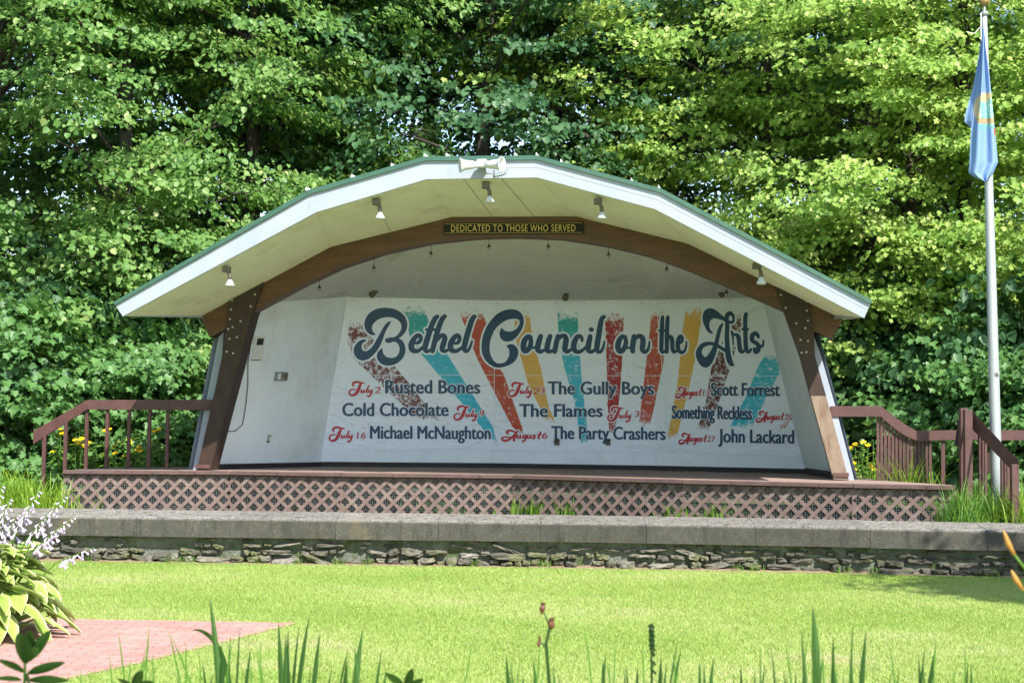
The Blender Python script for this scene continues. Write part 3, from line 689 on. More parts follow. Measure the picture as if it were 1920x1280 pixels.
for s_ in ([(1000, 640, 38), (950, 625, 42), (890, 700, 50), (870, 800, 52), (885, 875, 46), (940, 870, 46), (990, 800, 46), (1005, 710, 42), (990, 640, 36)],
           [(1005, 800, 20), (1050, 828, 22), (1090, 800, 20)],
           [(1178, 622, 45), (1150, 700, 50), (1128, 800, 50), (1130, 868, 46), (1180, 892, 38), (1235, 865, 28)],
           [(1345, 618, 42), (1318, 700, 48), (1292, 820, 50), (1300, 880, 44), (1358, 888, 34), (1410, 860, 26)]):
    stroke(s_, *c3)
c4 = ((1020, 575), 10.24)
for s_ in ([(272, 565, 45), (245, 680, 50), (222, 790, 50), (212, 860, 46)],
           [(265, 650, 26), (330, 570, 40), (400, 562, 46), (428, 630, 54), (412, 740, 56), (405, 825, 52), (450, 862, 40), (510, 830, 34)],
           [(735, 655, 26), (728, 600, 34), (690, 562, 38), (635, 585, 48), (585, 690, 55), (575, 780, 55), (612, 855, 46), (690, 862, 38), (760, 820, 32), (815, 770, 28)],
           [(890, 568, 45), (870, 670, 53), (852, 780, 54), (865, 850, 44), (930, 860, 36), (985, 820, 28)],
           [(908, 440, 46), (916, 440, 46)],
           [(1155, 195, 38), (1110, 240, 46), (1078, 390, 52), (1050, 570, 54), (1022, 740, 54), (1022, 835, 48), (1070, 868, 36), (1118, 830, 30), (1148, 750, 26), (1165, 665, 18)]):
    stroke(s_, *c4)
c5 = ((1140, 575), 10.24)
for s_ in ([(330, 585, 42), (265, 580, 46), (205, 680, 54), (195, 790, 55), (228, 855, 50), (285, 835, 50), (335, 750, 46), (348, 650, 40), (325, 585, 36)],
           [(355, 785, 24), (430, 790, 22)], [(502, 568, 46), (490, 660, 53), (475, 780, 53), (478, 855, 46)],
           [(500, 650, 26), (570, 572, 42), (640, 572, 48), (676, 640, 52), (668, 740, 54), (665, 825, 50), (712, 868, 38), (760, 835, 32), (788, 760, 25), (798, 665, 17)],
           [(1058, 195, 32), (1050, 300, 40), (1043, 500, 42), (1035, 700, 42), (1035, 825, 40), (1062, 872, 33), (1110, 850, 26)],
           [(990, 455, 22), (1120, 460, 22)], [(1158, 195, 32), (1150, 300, 40), (1143, 500, 42), (1140, 700, 42), (1138, 865, 38)],
           [(1160, 630, 20), (1200, 570, 34), (1235, 610, 40), (1245, 720, 42), (1250, 815, 40), (1282, 870, 33), (1340, 830, 26)],
           [(1390, 700, 22), (1430, 660, 30), (1436, 595, 32), (1400, 562, 32), (1362, 620, 40), (1350, 720, 44), (1365, 825, 42), (1420, 878, 35), (1480, 845, 28), (1508, 760, 22), (1515, 665, 16)]):
    stroke(s_, *c5)
c6 = ((1290, 565), 9.48)
shape([(668, 290), (600, 235), (530, 175), (450, 130), (390, 122), (320, 150), (280, 210), (267, 290), (280, 380), (320, 480), (370, 550), (420, 572), (455, 565), (410, 510), (388, 440), (395, 370), (430, 320), (480, 300), (550, 315), (610, 335), (668, 352)], *c6)
for s_ in ([(690, 345, 36), (705, 250, 40), (755, 212, 38), (805, 250, 28), (818, 320, 22), (800, 372, 25), (750, 370, 25)],
           [(700, 310, 36), (705, 450, 38), (700, 600, 40), (705, 750, 42), (715, 900, 48), (740, 1030, 52), (778, 1108, 44), (812, 1128, 22)],
           [(622, 402, 18), (585, 460, 30), (550, 580, 34), (520, 700, 38), (488, 820, 45), (445, 930, 56), (385, 1030, 75), (320, 1095, 82), (255, 1040, 75), (208, 960, 60), (205, 880, 50), (250, 800, 42), (320, 760, 38), (400, 747, 30), (500, 770, 30), (580, 815, 32), (665, 870, 30)],
           [(788, 540, 24), (800, 590, 22), (808, 680, 15), (812, 770, 14)], [(790, 575, 20), (840, 590, 24), (880, 600, 36), (910, 660, 40), (922, 780, 40), (938, 870, 40), (972, 900, 30), (1010, 870, 24)],
           [(1040, 225, 34), (1025, 300, 38), (1025, 450, 38), (1030, 620, 38), (1035, 780, 40), (1052, 875, 38), (1092, 895, 30), (1130, 850, 22)], [(980, 495, 24), (1070, 495, 24)],
           [(1262, 635, 26), (1235, 585, 34), (1190, 570, 38), (1145, 620, 42), (1155, 700, 38), (1220, 740, 36), (1262, 800, 42), (1245, 875, 44), (1205, 900, 36), (1190, 845, 30)],
           [(1270, 770, 22), (1312, 800, 24), (1342, 770, 20), (1345, 685, 13)]):
    stroke(s_, *c6)
title.build('title_lettering', M['navy'], banner)
# dates
JULY = [[(570, 215, 14), (565, 180, 20), (590, 152, 20), (640, 145, 18), (700, 160, 16), (750, 165, 13)],
        [(700, 165, 18), (675, 230, 26), (645, 300, 29), (600, 360, 24), (540, 376, 17), (503, 345, 15), (508, 300, 15), (550, 272, 13), (598, 274, 12)],
        [(712, 280, 14), (703, 315, 15), (730, 325, 12), (757, 282, 14), (752, 318, 14), (775, 318, 9)], [(836, 205, 12), (812, 260, 15), (795, 312, 14), (822, 322, 9)],
        [(842, 280, 13), (832, 315, 13), (862, 315, 12), (890, 276, 14), (878, 330, 16), (852, 380, 16), (822, 393, 14), (812, 378, 12)]]
AUG = [[(215, 1030, 14), (188, 1010, 20), (205, 982, 20), (255, 975, 18), (310, 992, 14), (345, 1005, 12)],
       [(385, 985, 12), (352, 1005, 18), (335, 1060, 22), (312, 1115, 22), (308, 1145, 18), (328, 1150, 10)],
       [(340, 1012, 14), (285, 1080, 16), (225, 1130, 20), (155, 1150, 21), (108, 1130, 18), (112, 1100, 15), (150, 1087, 13), (230, 1090, 11), (325, 1090, 10)],
       [(378, 1052, 14), (366, 1098, 15), (395, 1105, 12), (424, 1052, 14), (420, 1100, 14), (440, 1100, 9)],
       [(512, 1058, 12), (475, 1062, 15), (467, 1098, 15), (500, 1098, 12), (524, 1055, 14), (505, 1130, 16), (472, 1163, 14), (455, 1148, 12)],
       [(550, 1052, 14), (541, 1098, 15), (570, 1105, 12), (600, 1052, 14), (595, 1100, 14), (612, 1102, 9)],
       [(682, 1062, 11), (650, 1052, 13), (640, 1075, 13), (672, 1092, 13), (648, 1112, 13), (622, 1104, 11)],
       [(768, 1000, 14), (748, 1050, 16), (728, 1100, 16), (752, 1112, 11)], [(712, 1045, 9), (775, 1040, 9)]]
def word(G, gx, gy, x0, y0, xs=1., ys=1.):
    s = 9.14; dates = MB()
    for g in G:
        P = [(x0+(x-gx)/s*xs, y0+(y-gy)/s*ys, w_/s*(xs+ys)/2) for x, y, w_ in g]
        ribbon(dates, P, 0, INK, 4); ribbon(halo, P, 1.6, HAL, 4)
    dates.build('date_lettering', M['red'], banner)
for x, y in [(653.6, 736.6), (850, 782), (616.4, 821.5), (953, 738.2), (1139, 784)]: word(JULY, 490, 335, x, y)
for x, y, s_ in [(940, 822, 1), (1267, 741.5, .65), (1417.7, 786.8, .70), (1273, 827.6, .70)]: word(AUG, 90, 1115, x, y, s_, 1)
# printed names with the built-in font
def textmesh(s, bold=0., space=1.):
    cu = bpy.data.curves.new('lettering', 'FONT'); cu.body = s; cu.size = 1; cu.space_character = space; cu.offset = bold; cu.resolution_u = 3; cu.fill_mode = 'FRONT'
    ob = bpy.data.objects.new('lettering', cu); COL.objects.link(ob)
    bpy.context.view_layer.update(); me = ob.to_mesh()
    vs = [tuple(v.co) for v in me.vertices]; fs = [tuple(p.vertices) for p in me.polygons]; ob.to_mesh_clear()
    bpy.data.objects.remove(ob); bpy.data.curves.remove(cu); return vs, fs
CAPH = max(v[1] for v in textmesh('H')[0])
def put(mb, s, x0, x1, base0, cap, bold=.02, base1=None, off=INK, slant=0., grow=0., mapf=None, space=1.):
    vs, fs = textmesh(s, bold, space); a_ = min(v[0] for v in vs); b_ = max(v[0] for v in vs); base1 = base1 or base0; mapf = mapf or wallpt
    ref = textmesh(s, .0)[0] if False else None
    k0 = len(mb.v)
    for v in vs:
        t = (v[0]-a_)/(b_-a_); x = x0+(x1-x0)*t; y = base0+(base1-base0)*t-v[1]*cap/CAPH
        mb.v.append(mapf(x+slant*(v[1]*cap/CAPH), y, off))
    mb.f += [[i+k0 for i in f] for f in fs]
for s_, x0, x1, b0, b1, cp in [('Rusted Bones', 722, 900, 736.8, 737.5, 25), ('Cold Chocolate', 641.5, 841, 779.4, 779.2, 24.5), ('Michael McNaughton', 693.5, 920, 821.6, 822.5, 24),
      ('The Gully Boys', 1027.5, 1227, 738.6, 739.2, 24), ('The Flames', 974, 1130.5, 781, 781, 24), ('The Party Crashers', 1034, 1249, 822.2, 824, 24),
      ('Scott Forrest', 1333.5, 1463, 741.2, 742, 24), ('Something Reckless', 1260.5, 1411, 784, 786, 24.5), ('John Lackard', 1347.5, 1490, 828.5, 831, 25)]:
    names = MB()
    for k, (dx, dy) in enumerate(((-1.05, .2), (-.1, -.4), (1.05, .2), (-.55, -.3), (.55, .3), (.1, .4))): put(names, s_, x0+.9+dx, x1-.9+dx, b0+dy, cp-.4, 0, b1+dy, INK+k*.0002)
    names.build('name_lettering', M['navy'], banner)
    for k in range(8):        # white keyline around the letters
        put(halo, s_, x0+1.9*math.cos(k*math.pi/4), x1+1.9*math.cos(k*math.pi/4), b0+1.6*math.sin(k*math.pi/4), cp, 0, b1+1.6*math.sin(k*math.pi/4), HAL-.003+k*.0002)
for s_, x0, x1, b0, cp in [('2', 702.5, 712.5, 736.8, 11), ('9', 898.5, 906, 780.5, 11), ('16', 669, 684, 822, 11), ('23', 1000.5, 1020.5, 738.5, 11), ('30', 1190, 1210, 781.5, 10.5),
      ('6', 1016.5, 1025.5, 822, 11), ('13', 1319, 1329.5, 741.2, 9.5), ('20', 1472, 1485.5, 787, 10), ('27', 1327, 1339.6, 828, 10)]:
    nums = MB(); x0 -= .4; x1 += .6; cp *= 1.1; put(nums, s_, x0, x1, b0, cp, 0, slant=.12); put(nums, s_, x0+.5, x1+.5, b0, cp, 0, None, INK+.0003, slant=.12); nums.build('date_numerals', M['red'], banner)
    for k in range(6): put(halo, s_, x0+1.4*math.cos(k*math.pi/3), x1+1.4*math.cos(k*math.pi/3), b0+1.3*math.sin(k*math.pi/3), cp, 0, None, HAL-.003+k*.0002, slant=.12)
halo.build('lettering_outline', M['halo'], banner)

# ------------------------------------------------------------------ dedication sign
sp = lambda x, y, off: sv(x, y, -.13-.03-off)
sg = empty('dedication_sign', sv(964, 439, -.14), 'black sign with gold letters reading DEDICATED TO THOSE WHO SERVED on the timber arch', 'sign')
MB().prism([sv(*p, -.15) for p in [(832, 439), (1095, 438), (1095, 415.5), (832, 418)]], V*.028).build('board', M['signblack'], sg)
mb = MB(); put(mb, 'DEDICATED TO THOSE WHO SERVED', 846, 1079, 434.4, 12.6, .0, 433.6, .004, space=1.12, mapf=lambda x, y, o_: sv(x, y, -.15-o_)); mb.build('lettering', M['gold'], sg)
mb = MB()
for a_, b_ in [((834, 436.9), (1093, 435.9)), ((834, 420.2), (1093, 417.8))]: mb.tube([sv(*a_, -.153), sv(*b_, -.153)], .0025, 4)
mb.build('border_line', M['gold'], sg)

M['horn'] = mat('white_horn_plastic', (.58, .60, .60), (.64, .66, .66), 10, .4, 0)
# ------------------------------------------------------------------ fixtures
def soff(px, py, v): return sv(px, py, v)
LBL = {428: 'lamp with white bulb under the front overhang, the one nearest the left roof tip', 715: 'lamp with white bulb under the overhang between the left roof slope and the roof crown',
       915: 'lamp with white bulb under the overhang directly below the horn loudspeakers', 1125: 'lamp with white bulb under the overhang just right of the roof crown', 1422: 'lamp with white bulb under the front overhang, the one nearest the right roof tip'}
def flood(px, py, key, first=None, lean=.25):
    p = sv(px, py+2, -1.95)
    if first: return copy_thing(first, p, 0, LBL[key])
    r = empty('floodlight', p, LBL[key], 'lamp', 'bare bulb lamps under the overhang')
    MB().box((0, 0, .0), .10, .10, .075).build('junction_box', M['aged'], r, local=True, bevel=.006)
    a = MB(); a.tube([(.02, -.02, -.02), (.045, -.03, -.07), (.05, -.03, -.14)], [.022, .024, .026], 10); a.build('lamp_holder', M['aged'], r, local=True, smooth=True)
    MB().lathe((.05, -.03, -.13), (.02, -.1, -1), [(0, .022), (.02, .03), (.07, .058), (.085, .062), (.095, .05), (.1, .01)], 16).build('bulb', M['bulb'], r, local=True, smooth=True)
    return r
f0 = flood(911, 346, 915); flood(706, 377, 715, f0); flood(1121, 376, 1125, f0); flood(425, 503, 428, f0); flood(1419, 497, 1422, f0)
BL = ['small pendant bulb below the arch, far left beside the knee post', 'small pendant bulb hanging below the arch, second from the left', 'small pendant bulb below the arch just left of the black sign', 'small pendant bulb directly under the left part of the black sign',
      'small pendant bulb directly under the right part of the black sign', 'small pendant bulb below the arch just right of the black sign', 'small pendant bulb below the arch, second from the right', 'small pendant bulb below the arch, far right beside the spotlight']
pb = None
for i, (px, py, py0) in enumerate([(599, 540, 515), (701, 503, 478), (808, 476, 452), (917, 463, 444), (1028, 463, 445), (1141, 478, 459), (1250, 505, 488), (1362, 549, 530)]):
    p = sv(px, py, .0)
    if pb: copy_thing(pb, p, 0, BL[i]); continue
    pb = empty('pendant_bulb', p, BL[i], 'pendant bulb', 'pendant bulbs strung under the arch')
    MB().tube([(0, 0, .035), (0, 0, .21)], .0035, 5).build('cord', M['black'], pb, local=True)
    MB().lathe((0, 0, .045), (0, 0, -1), [(0, .006), (.02, .012), (.045, .028), (.05, .026)], 10).build('socket', M['black'], pb, local=True, smooth=True)
    MB().lathe((0, 0, -.002), (0, 0, -1), [(0, .015), (.015, .021), (.03, .020), (.045, .008)], 10).build('bulb', M['greymetal'], pb, local=True, smooth=True)
SPL = ['dark spotlight on the ceiling above the top left corner of the banner', 'dark spotlight on the ceiling above the middle of the banner', 'dark spotlight on the ceiling above the top right corner of the banner']
for i, (px, py, dx) in enumerate([(707, 548, -.09), (1068, 552, -.02), (1378, 548, -.12)]):
    p = wallpt(px, py, .30)
    r = empty('spotlight', p, SPL[i], 'spotlight', 'spotlights above the banner')
    MB().box((.04 if i != 2 else .03, .0, .03), .09 if i < 2 else .18, .07, .05).build('mount_box', M['aged'], r, local=True, bevel=.005)
    MB().tube([(.03, 0, .01), (dx*.4, -.03, -.03)], .012, 8).build('arm', M['aged'], r, local=True)
    MB().lathe((dx*.3, -.02, .0), (dx*6, -.4, -.55), [(0, .03), (.05, .042), (.13, .05), (.135, .044), (.12, .035)], 14).build('lamp_head', M['aged'], r, local=True, smooth=True)
# horn loudspeakers
hs = empty('horn_speakers', sv(904, 312, vF-.12), 'pair of white horn loudspeakers mounted back to back on the roof crown', 'loudspeaker')
def horn(c, rim, r0, r1, name):
    a_ = sv(*c, vF-.16); b_ = sv(*rim, vF-.24); d = b_-a_; L = d.length
    MB().lathe(a_, d, [(0, r0), (L*.35, r0*1.5), (L*.75, r1*.72), (L*.98, r1), (L, r1*1.08), (L+.006, r1*1.05), (L*.9, r1*.8), (L*.6, r1*.3)], 24).build(name, M['horn'], hs, smooth=True)
horn((896, 309), (863, 310), .035, .088, 'horn'); horn((910, 309), (941, 308), .035, .088, 'horn')
MB().box(sv(904, 307, vF-.13), .13, .12, .10, U, V).build('driver_housing', M['horn'], hs, bevel=.02)
MB().prism([sv(*p, vF-.05) for p in [(898, 320), (912, 322), (910, 308), (898, 308)]], V*.05).build('bracket', M['white'], hs)
MB().tube([sv(*p, vF-.06) for p in [(903, 318), (905, 325), (925, 326), (945, 322), (952, 318)]], .007, 6).build('cable', M['white'], hs)
# wall fittings
ua, va, _ = uv(fp[0]); 
def lwall(px, py, off=.0):          # point on the left side wall plane
    d = ray(px, py); best = None
    for a_, b_, c_ in ((fp[0], fp[1], bwb[0]), (fp[1], bw[0], bwb[0]), (fp[1], fp[2], bw[0])):
        nn = (b_-a_).cross(c_-a_).normalized()
        if nn.dot(EYE-a_) < 0: nn = -nn
        p = EYE+d*((a_-EYE).dot(nn)/d.dot(nn)); e = 0
        for s_, t_, o_ in ((a_, b_, c_), (b_, c_, a_), (c_, a_, b_)):
            m1 = (t_-s_).cross(p-s_).dot((t_-s_).cross(o_-s_)); e = max(e, -m1/(t_-s_).length)
        if best is None or e < best[0]: best = (e, p+nn*off)
    return best[1]
def plate(name, P, th, m, parent=None, bev=.003, f=lwall):
    q = [f(*p, 0.002) for p in P]; r = [f(*p, th) for p in P]
    return MB().hexa(q+r).build(name, m, parent, bevel=bev)
for P_ in ([(425, 712), (470, 711.5), (540, 710), (600, 708), (622, 707)], [(517, 566), (512, 640), (505, 760), (499, 868)]):
    MB().tube([lwall(x, y, .0005) for x, y in P_], .0028, 4).build('panel_seam', M['plate'], shell)
eb = empty('control_panel', lwall(482, 675), 'tall white metal control panel with a square black opening on the left wall', 'control panel')
plate('panel_body', [(470, 674), (490, 674), (497, 630), (475, 630)], .02, M['plate'], eb)
plate('screen', [(478.5, 646.5), (490.5, 646.5), (493, 634), (481, 634)], .024, M['black'], eb, .001)
plate('rust_mark', [(470, 675.5), (488, 675.5), (488, 674.2), (470, 674.2)], .012, M['rust'], eb, .0005)
for i, (x0, x1) in enumerate([(513, 522.5), (525, 534.5)]):
    s_ = empty('switch_box', lwall((x0+x1)/2, 712), ['grey metal switch box on the left wall, the left one of the pair', 'grey metal switch box on the left wall, the right one nearer the banner'][i], 'switch box', 'pair of grey switch boxes on the left wall')
    plate('box', [(x0, 713), (x1, 713), (x1+2, 697), (x0+2, 697)], .045, M['greymetal'], s_)
    plate('cover', [(x0+2.5, 710.5), (x1-1.5, 710.5), (x1-.2, 699.5), (x0+3.8, 699.5)], .055, M['plate' if i == 0 else 'aged'], s_, .002)
ol = empty('wall_outlet', lwall(503, 828), 'small electrical outlet with pale cover low on the left wall', 'outlet')
plate('cover', [(499.5, 829.5), (504.5, 829), (507.5, 815), (502.5, 815)], .018, M['aged'], ol)
plate('socket_face', [(501.3, 826), (504.3, 826), (506, 817), (503, 817)], .024, M['cream'], ol, .002)
tag(MB().tube([lwall(x, y, .02) for x, y in [(470, 598), (469, 640), (463, 680), (463, 720), (459, 760), (453, 795), (440, 807), (428, 808), (415, 798)]], .006, 6).build('loose_cable', M['black']), 'thin black cable hanging down the left side wall beside the timber post', 'cable')
for i, (x, y) in enumerate([(1045, 828), (1140.5, 828)]):
    r = empty('stage_outlet', wallpt(x, y+6, .02), ['black outlet box poking through the banner under the word The', 'black outlet box poking through the banner below the gap between Party and Crashers'][i], 'outlet', 'black outlet boxes low on the banner')
    MB().hexa([wallpt(x+a_, y+b_, o_) for o_ in (.02, .055) for a_, b_ in [(-4.5, 6), (4.5, 6), (4.5, -6), (-4.5, -6)]]).build('box', M['black'], r, bevel=.004)
    MB().hexa([wallpt(x+a_, y+b_, o_) for o_ in (.056, .060) for a_, b_ in [(-1.5, 4.5), (3, 4.5), (3, .5), (-1.5, .5)]]).build('socket_face', M['aged'], r)

# ------------------------------------------------------------------ railings
def plankpx(P, v0, th=.04, vs=None):
    return [sv(*p, v0) for p in P]
rl_ = empty('left_railing', sv(280, 881, .05), 'red brown wooden stair railing at the left end of the stage', 'railing')
MB().prism([sv(*p, -.06) for p in [(414, 768.5), (163, 767.5), (163, 749.5), (414, 749)]], V*.05).build('top_rail', M['rail'], rl_, bevel=.004)
ends = [sv(163, 749.5, -.06), sv(163, 767.5, -.06), sv(62, 808, -.95), sv(62, 832.5, -.95)]
MB().prism([ends[1], ends[3], ends[2], ends[0]], Vector((.0, .05, 0))).build('sloping_rail', M['rail'], rl_, bevel=.004)
for px, yt, v_, yb_ in [(315, 768, 0, 882), (281, 768, 0, 882), (243, 768, 0, 882), (202, 768, 0, 882), (163.5, 768, 0, 882), (124, 788, -.4, 884), (83.5, 813, -.75, 872)]:
    a_ = sv(px, yt, v_); b_ = a_.copy(); b_.z = .97 if px > 100 else .5
    if px > 100: a_.z = max(a_.z, 1.2)
    MB().box((a_+b_)/2, .045, .045, (a_.z-b_.z)+.1 if px > 150 else (a_.z-b_.z)+.0, U, V).build('baluster', M['rail'], rl_, bevel=.003)
rr_ = empty('right_railing', sv(1690, 905, .2), 'red brown wooden railing with curved top rail at the right end of the stage', 'railing')
TR = [(1557, 761), (1652, 761), (1668, 773), (1684, 786), (1700, 797), (1718, 807), (1750, 806.5), (1795, 806), (1870, 806), (1925, 806)]
BRr = [(1557, 781), (1652, 781), (1668, 795), (1684, 808), (1700, 818), (1724, 827.5), (1750, 825), (1795, 824.5), (1870, 825), (1925, 825)]
mb = MB()
for i in range(1, 6): mb.prism([sv(*BRr[i], .0+.06*0), sv(*BRr[i+1], .0), sv(*TR[i+1], .0), sv(*TR[i], .0)], V*.05)
mb.build('curved_rail', M['rail'], rr_)
MB().prism([sv(*p, -.003) for p in (BRr[0], BRr[1], TR[1], TR[0])], V*.05).build('top_rail', M['rail'], rr_, bevel=.004)
for i in (6, 7, 8): MB().prism([sv(*BRr[i], .003*i), sv(*BRr[i+1], .003*i), sv(*TR[i+1], .003*i), sv(*TR[i], .003*i)], V*.05).build('top_rail', M['rail'], rr_)
def yat(pl, x): return float(np.interp(x, [p[0] for p in pl], [p[1] for p in pl]))
for i in range(15):
    x = 1646+i*7.0; a_ = sv(x, yat(BRr, x)-6, .075); b_ = a_.copy(); b_.z = .80
    MB().box((a_+b_)/2, .034, .035, a_.z-b_.z, U, V).build('baluster', M['rail'], rr_)
for x in (1768, ):
    a_ = sv(x, 822, .08); b_ = a_.copy(); b_.z = .5; MB().box((a_+b_)/2, .05, .05, a_.z-b_.z, U, V).build('railing_post', M['rail'], rr_)
st = empty('stair_railing', atz(1815, 960, .45), 'dark brown stair handrail with thick post beside the flagpole', 'railing')
def vpost(px, yt, D, zb, wx, wy_, name='newel_post', m='rail'):
    a_ = aty(px, yt, D); b_ = a_.copy(); b_.z = zb
    return MB().box((a_+b_)/2, wx, wy_, a_.z-b_.z).build(name, M[m], st, bevel=.004)
vpost(1814.5, 768, 19.9, .42, .095, .095); vpost(1806, 765, 20.15, .42, .09, .09)
D1 = 19.95; D2 = 18.6
P1 = [aty(1824, 771, D1), aty(1824, 800, D1)]; P2 = [aty(1909, 862, D2+.3), aty(1909, 888, D2+.3)]
MB().prism([P1[1], P2[1], P2[0], P1[0]], Vector((-.02, .06, 0))).build('handrail', M['rail'], st, bevel=.004)
vpost(1902, 870, D2+.35, .42, .085, .085)
MB().prism([aty(x, y, 20.5) for x, y in [(1792, 835), (1806, 840), (1803, 770), (1795, 810)]], (0, .05, 0)).build('brace_board', M['dark'], st)
MB().prism([aty(x, y, 20.3) for x, y in [(1838, 872), (1856, 888), (1862, 845), (1852, 850)]], (0, .05, 0)).build('brace_board', M['post'], st)
for i, x in enumerate([1836, 1842, 1848, 1878, 1884, 1890]):
    a_ = aty(x, 800+(x-1836)*.95, 20.1-(x-1836)*.015); b_ = a_.copy(); b_.z = .55
    MB().box((a_+b_)/2, .03, .03, a_.z-b_.z).build('baluster', M['rail'], st)

# ------------------------------------------------------------------ flagpole and flag
FD = 20.0
pb_ = aty(1871, 960, FD); pb_.z = .45; ptop = aty(1845.5, 26, FD)
fpole = empty('flagpole', pb_, 'tall grey metal flagpole standing in tall grass right of the bandshell', 'flagpole')
ln = lambda t: pb_+(ptop-pb_)*t
MB().tube([ln(t) for t in (0, .12, .3, .5, .7, .85, 1)], [.072, .070, .066, .060, .052, .042, .033], 20).build('pole', M['alu'], fpole, smooth=True)
MB().lathe(ptop-W*.03, W, [(0, .036), (.01, .05), (.05, .05), (.06, .02), (.13, .012), (.14, .01)], 14).build('truck', M['greymetal'], fpole, smooth=True)
MB().lathe(ptop+W*.10, W, [(0, .01), (.02, .05), (.06, .068), (.10, .05), (.12, .01)], 16).build('ball_finial', M['brownball'], fpole, smooth=True)
MB().tube([ptop+Vector((-.05, -.03, 0)), ln(.95)+Vector((-.06, -.04, 0)), ln(.93)+Vector((-.05, -.05, 0))], .008, 5).build('halyard', M['cream'], fpole)
MB().tube([ptop+Vector((-.06, -.02, -.18)), ptop+Vector((-.13, -.02, -.26)), ptop+Vector((-.22, -.01, -.24))], .006, 5).build('rope_tail', M['cream'], fpole)
MB().lathe(aty(1867, 700, FD)-Vector((0, .07, 0)), (0, -1, 0), [(0, .03), (.01, .03), (.012, .012), (.03, .01)], 10).build('cleat', M['greymetal'], fpole)
# flag: folded cloth, main fall and a narrow rear flap
LEFT = [(52, 1842), (100, 1838), (150, 1832.5), (200, 1827), (240, 1821), (300, 1818), (325, 1816.5), (332, 1826), (341, 1848)]
RIGHT = [(52, 1844.5), (100, 1850), (150, 1856), (200, 1861), (240, 1865), (280, 1869), (305, 1871), (325, 1862), (341, 1849)]
def flagsheet(Lf, Rt, y0, y1, dD, nx=40, ny=90, folds=1.7, amp=.038):
    vs = []; px_ = []
    for j in range(ny+1):
        y = y0+(y1-y0)*j/ny; a_ = np.interp(y, [p[0] for p in Lf], [p[1] for p in Lf]); b_ = np.interp(y, [p[0] for p in Rt], [p[1] for p in Rt])
        for i in range(nx+1):
            s_ = i/nx; x = a_+(b_-a_)*s_
            dep = FD-.10-dD+amp*math.sin(s_*math.pi*2*folds+j*.01)*min(1, .2+j/40)-.03*math.sin(s_*math.pi)
            vs.append(tuple(aty(x, y, dep))); px_.append((x, y))
    idx = np.arange((nx+1)*(ny+1)).reshape(ny+1, nx+1)
    q = np.stack([idx[1:, :-1], idx[1:, 1:], idx[:-1, 1:], idx[:-1, :-1]], -1).reshape(-1, 4); return np.array(vs), q, px_
m, n, b = newmat('blue_flag_cloth'); ac = N(n, 'Attribute', attribute_name='dye')
n.links.new(ac.outputs['Color'], b.inputs['Base Color']); b.inputs['Roughness'].default_value = .55
bump(n, b, noise(n, coords(n, (1, 1, .25)), 9, 4), .35, .02)
t = N(n, 'BsdfTranslucent'); n.links.new(ac.outputs['Color'], t.inputs[0]); mx = N(n, 'MixShader'); mx.inputs[0].default_value = .2
n.links.new(b.outputs[0], mx.inputs[1]); n.links.new(t.outputs[0], mx.inputs[2]); n.links.new(mx.outputs[0], n.nodes['Material Output'].inputs[0]); M['flag'] = m
flag = empty('flag', aty(1844, 52, FD-.1), 'blue flag with yellow and green crest hanging limp from the flagpole', 'flag')
fl = np.array(flag.location); BLUE = (.20, .33, .60)
def dye(px_):
    out = []; rd = random.Random(4)
    for x, y in px_:
        c_ = BLUE; ex_, ey = (x-1848)/1.0, (y-208)
        if ((x-1851)/27.)**2+((y-205)/33.)**2 < 1 and x > 1824+abs(y-210)*.15:
            d_ = ((x-1851)/27.)**2+((y-205)/33.)**2; q_ = (x-1851)-(y-205)*.10
            c_ = (.58, .46, .28)
            if q_ > -14 and y > 192: c_ = rd.choice([(.12, .42, .36), (.55, .70, .75), (.10, .32, .50), (.15, .45, .30)])
            if q_ > 2 and y > 186: c_ = rd.choice([(.12, .42, .36), (.15, .45, .30), (.6, .72, .80)])
            if d_ > .82: c_ = tuple(.5*a_+.5*b_ for a_, b_ in zip(c_, BLUE))
            if 222 < y < 232: c_ = rd.choice([(.35, .25, .15), (.5, .38, .2)])
        elif 232 < y < 242 and 1832 < x < 1862 and int(x/4) % 2: c_ = (.10, .48, .42)
        if y > 240 and y < 254 and x > 1863 and x > 1863+(y-240)*.1: c_ = (.6, .03, .08)
        out += [*c_, 1]
    return np.array(out, np.float32)
def mkflag(name, *a, **k):
    vs, q, px_ = flagsheet(*a, **k); o = arr_mesh(name, M['flag'], vs-fl, q.ravel(), np.full(len(q), 4), parent=flag)
    at = o.data.attributes.new('dye', 'FLOAT_COLOR', 'POINT'); at.data.foreach_set('color', dye(px_)); o.data.polygons.foreach_set('use_smooth', [True]*len(q))
mkflag('front_fall', LEFT, RIGHT, 52, 341, 0, nx=60, ny=200)
mkflag('rear_flap', [(54, 1841), (100, 1836), (165, 1824), (215, 1809.5), (228, 1808.5), (240, 1819.5)], [(54, 1844), (100, 1846), (165, 1840), (228, 1838), (240, 1836)], 54, 240, -.10, folds=1.2, amp=.02)

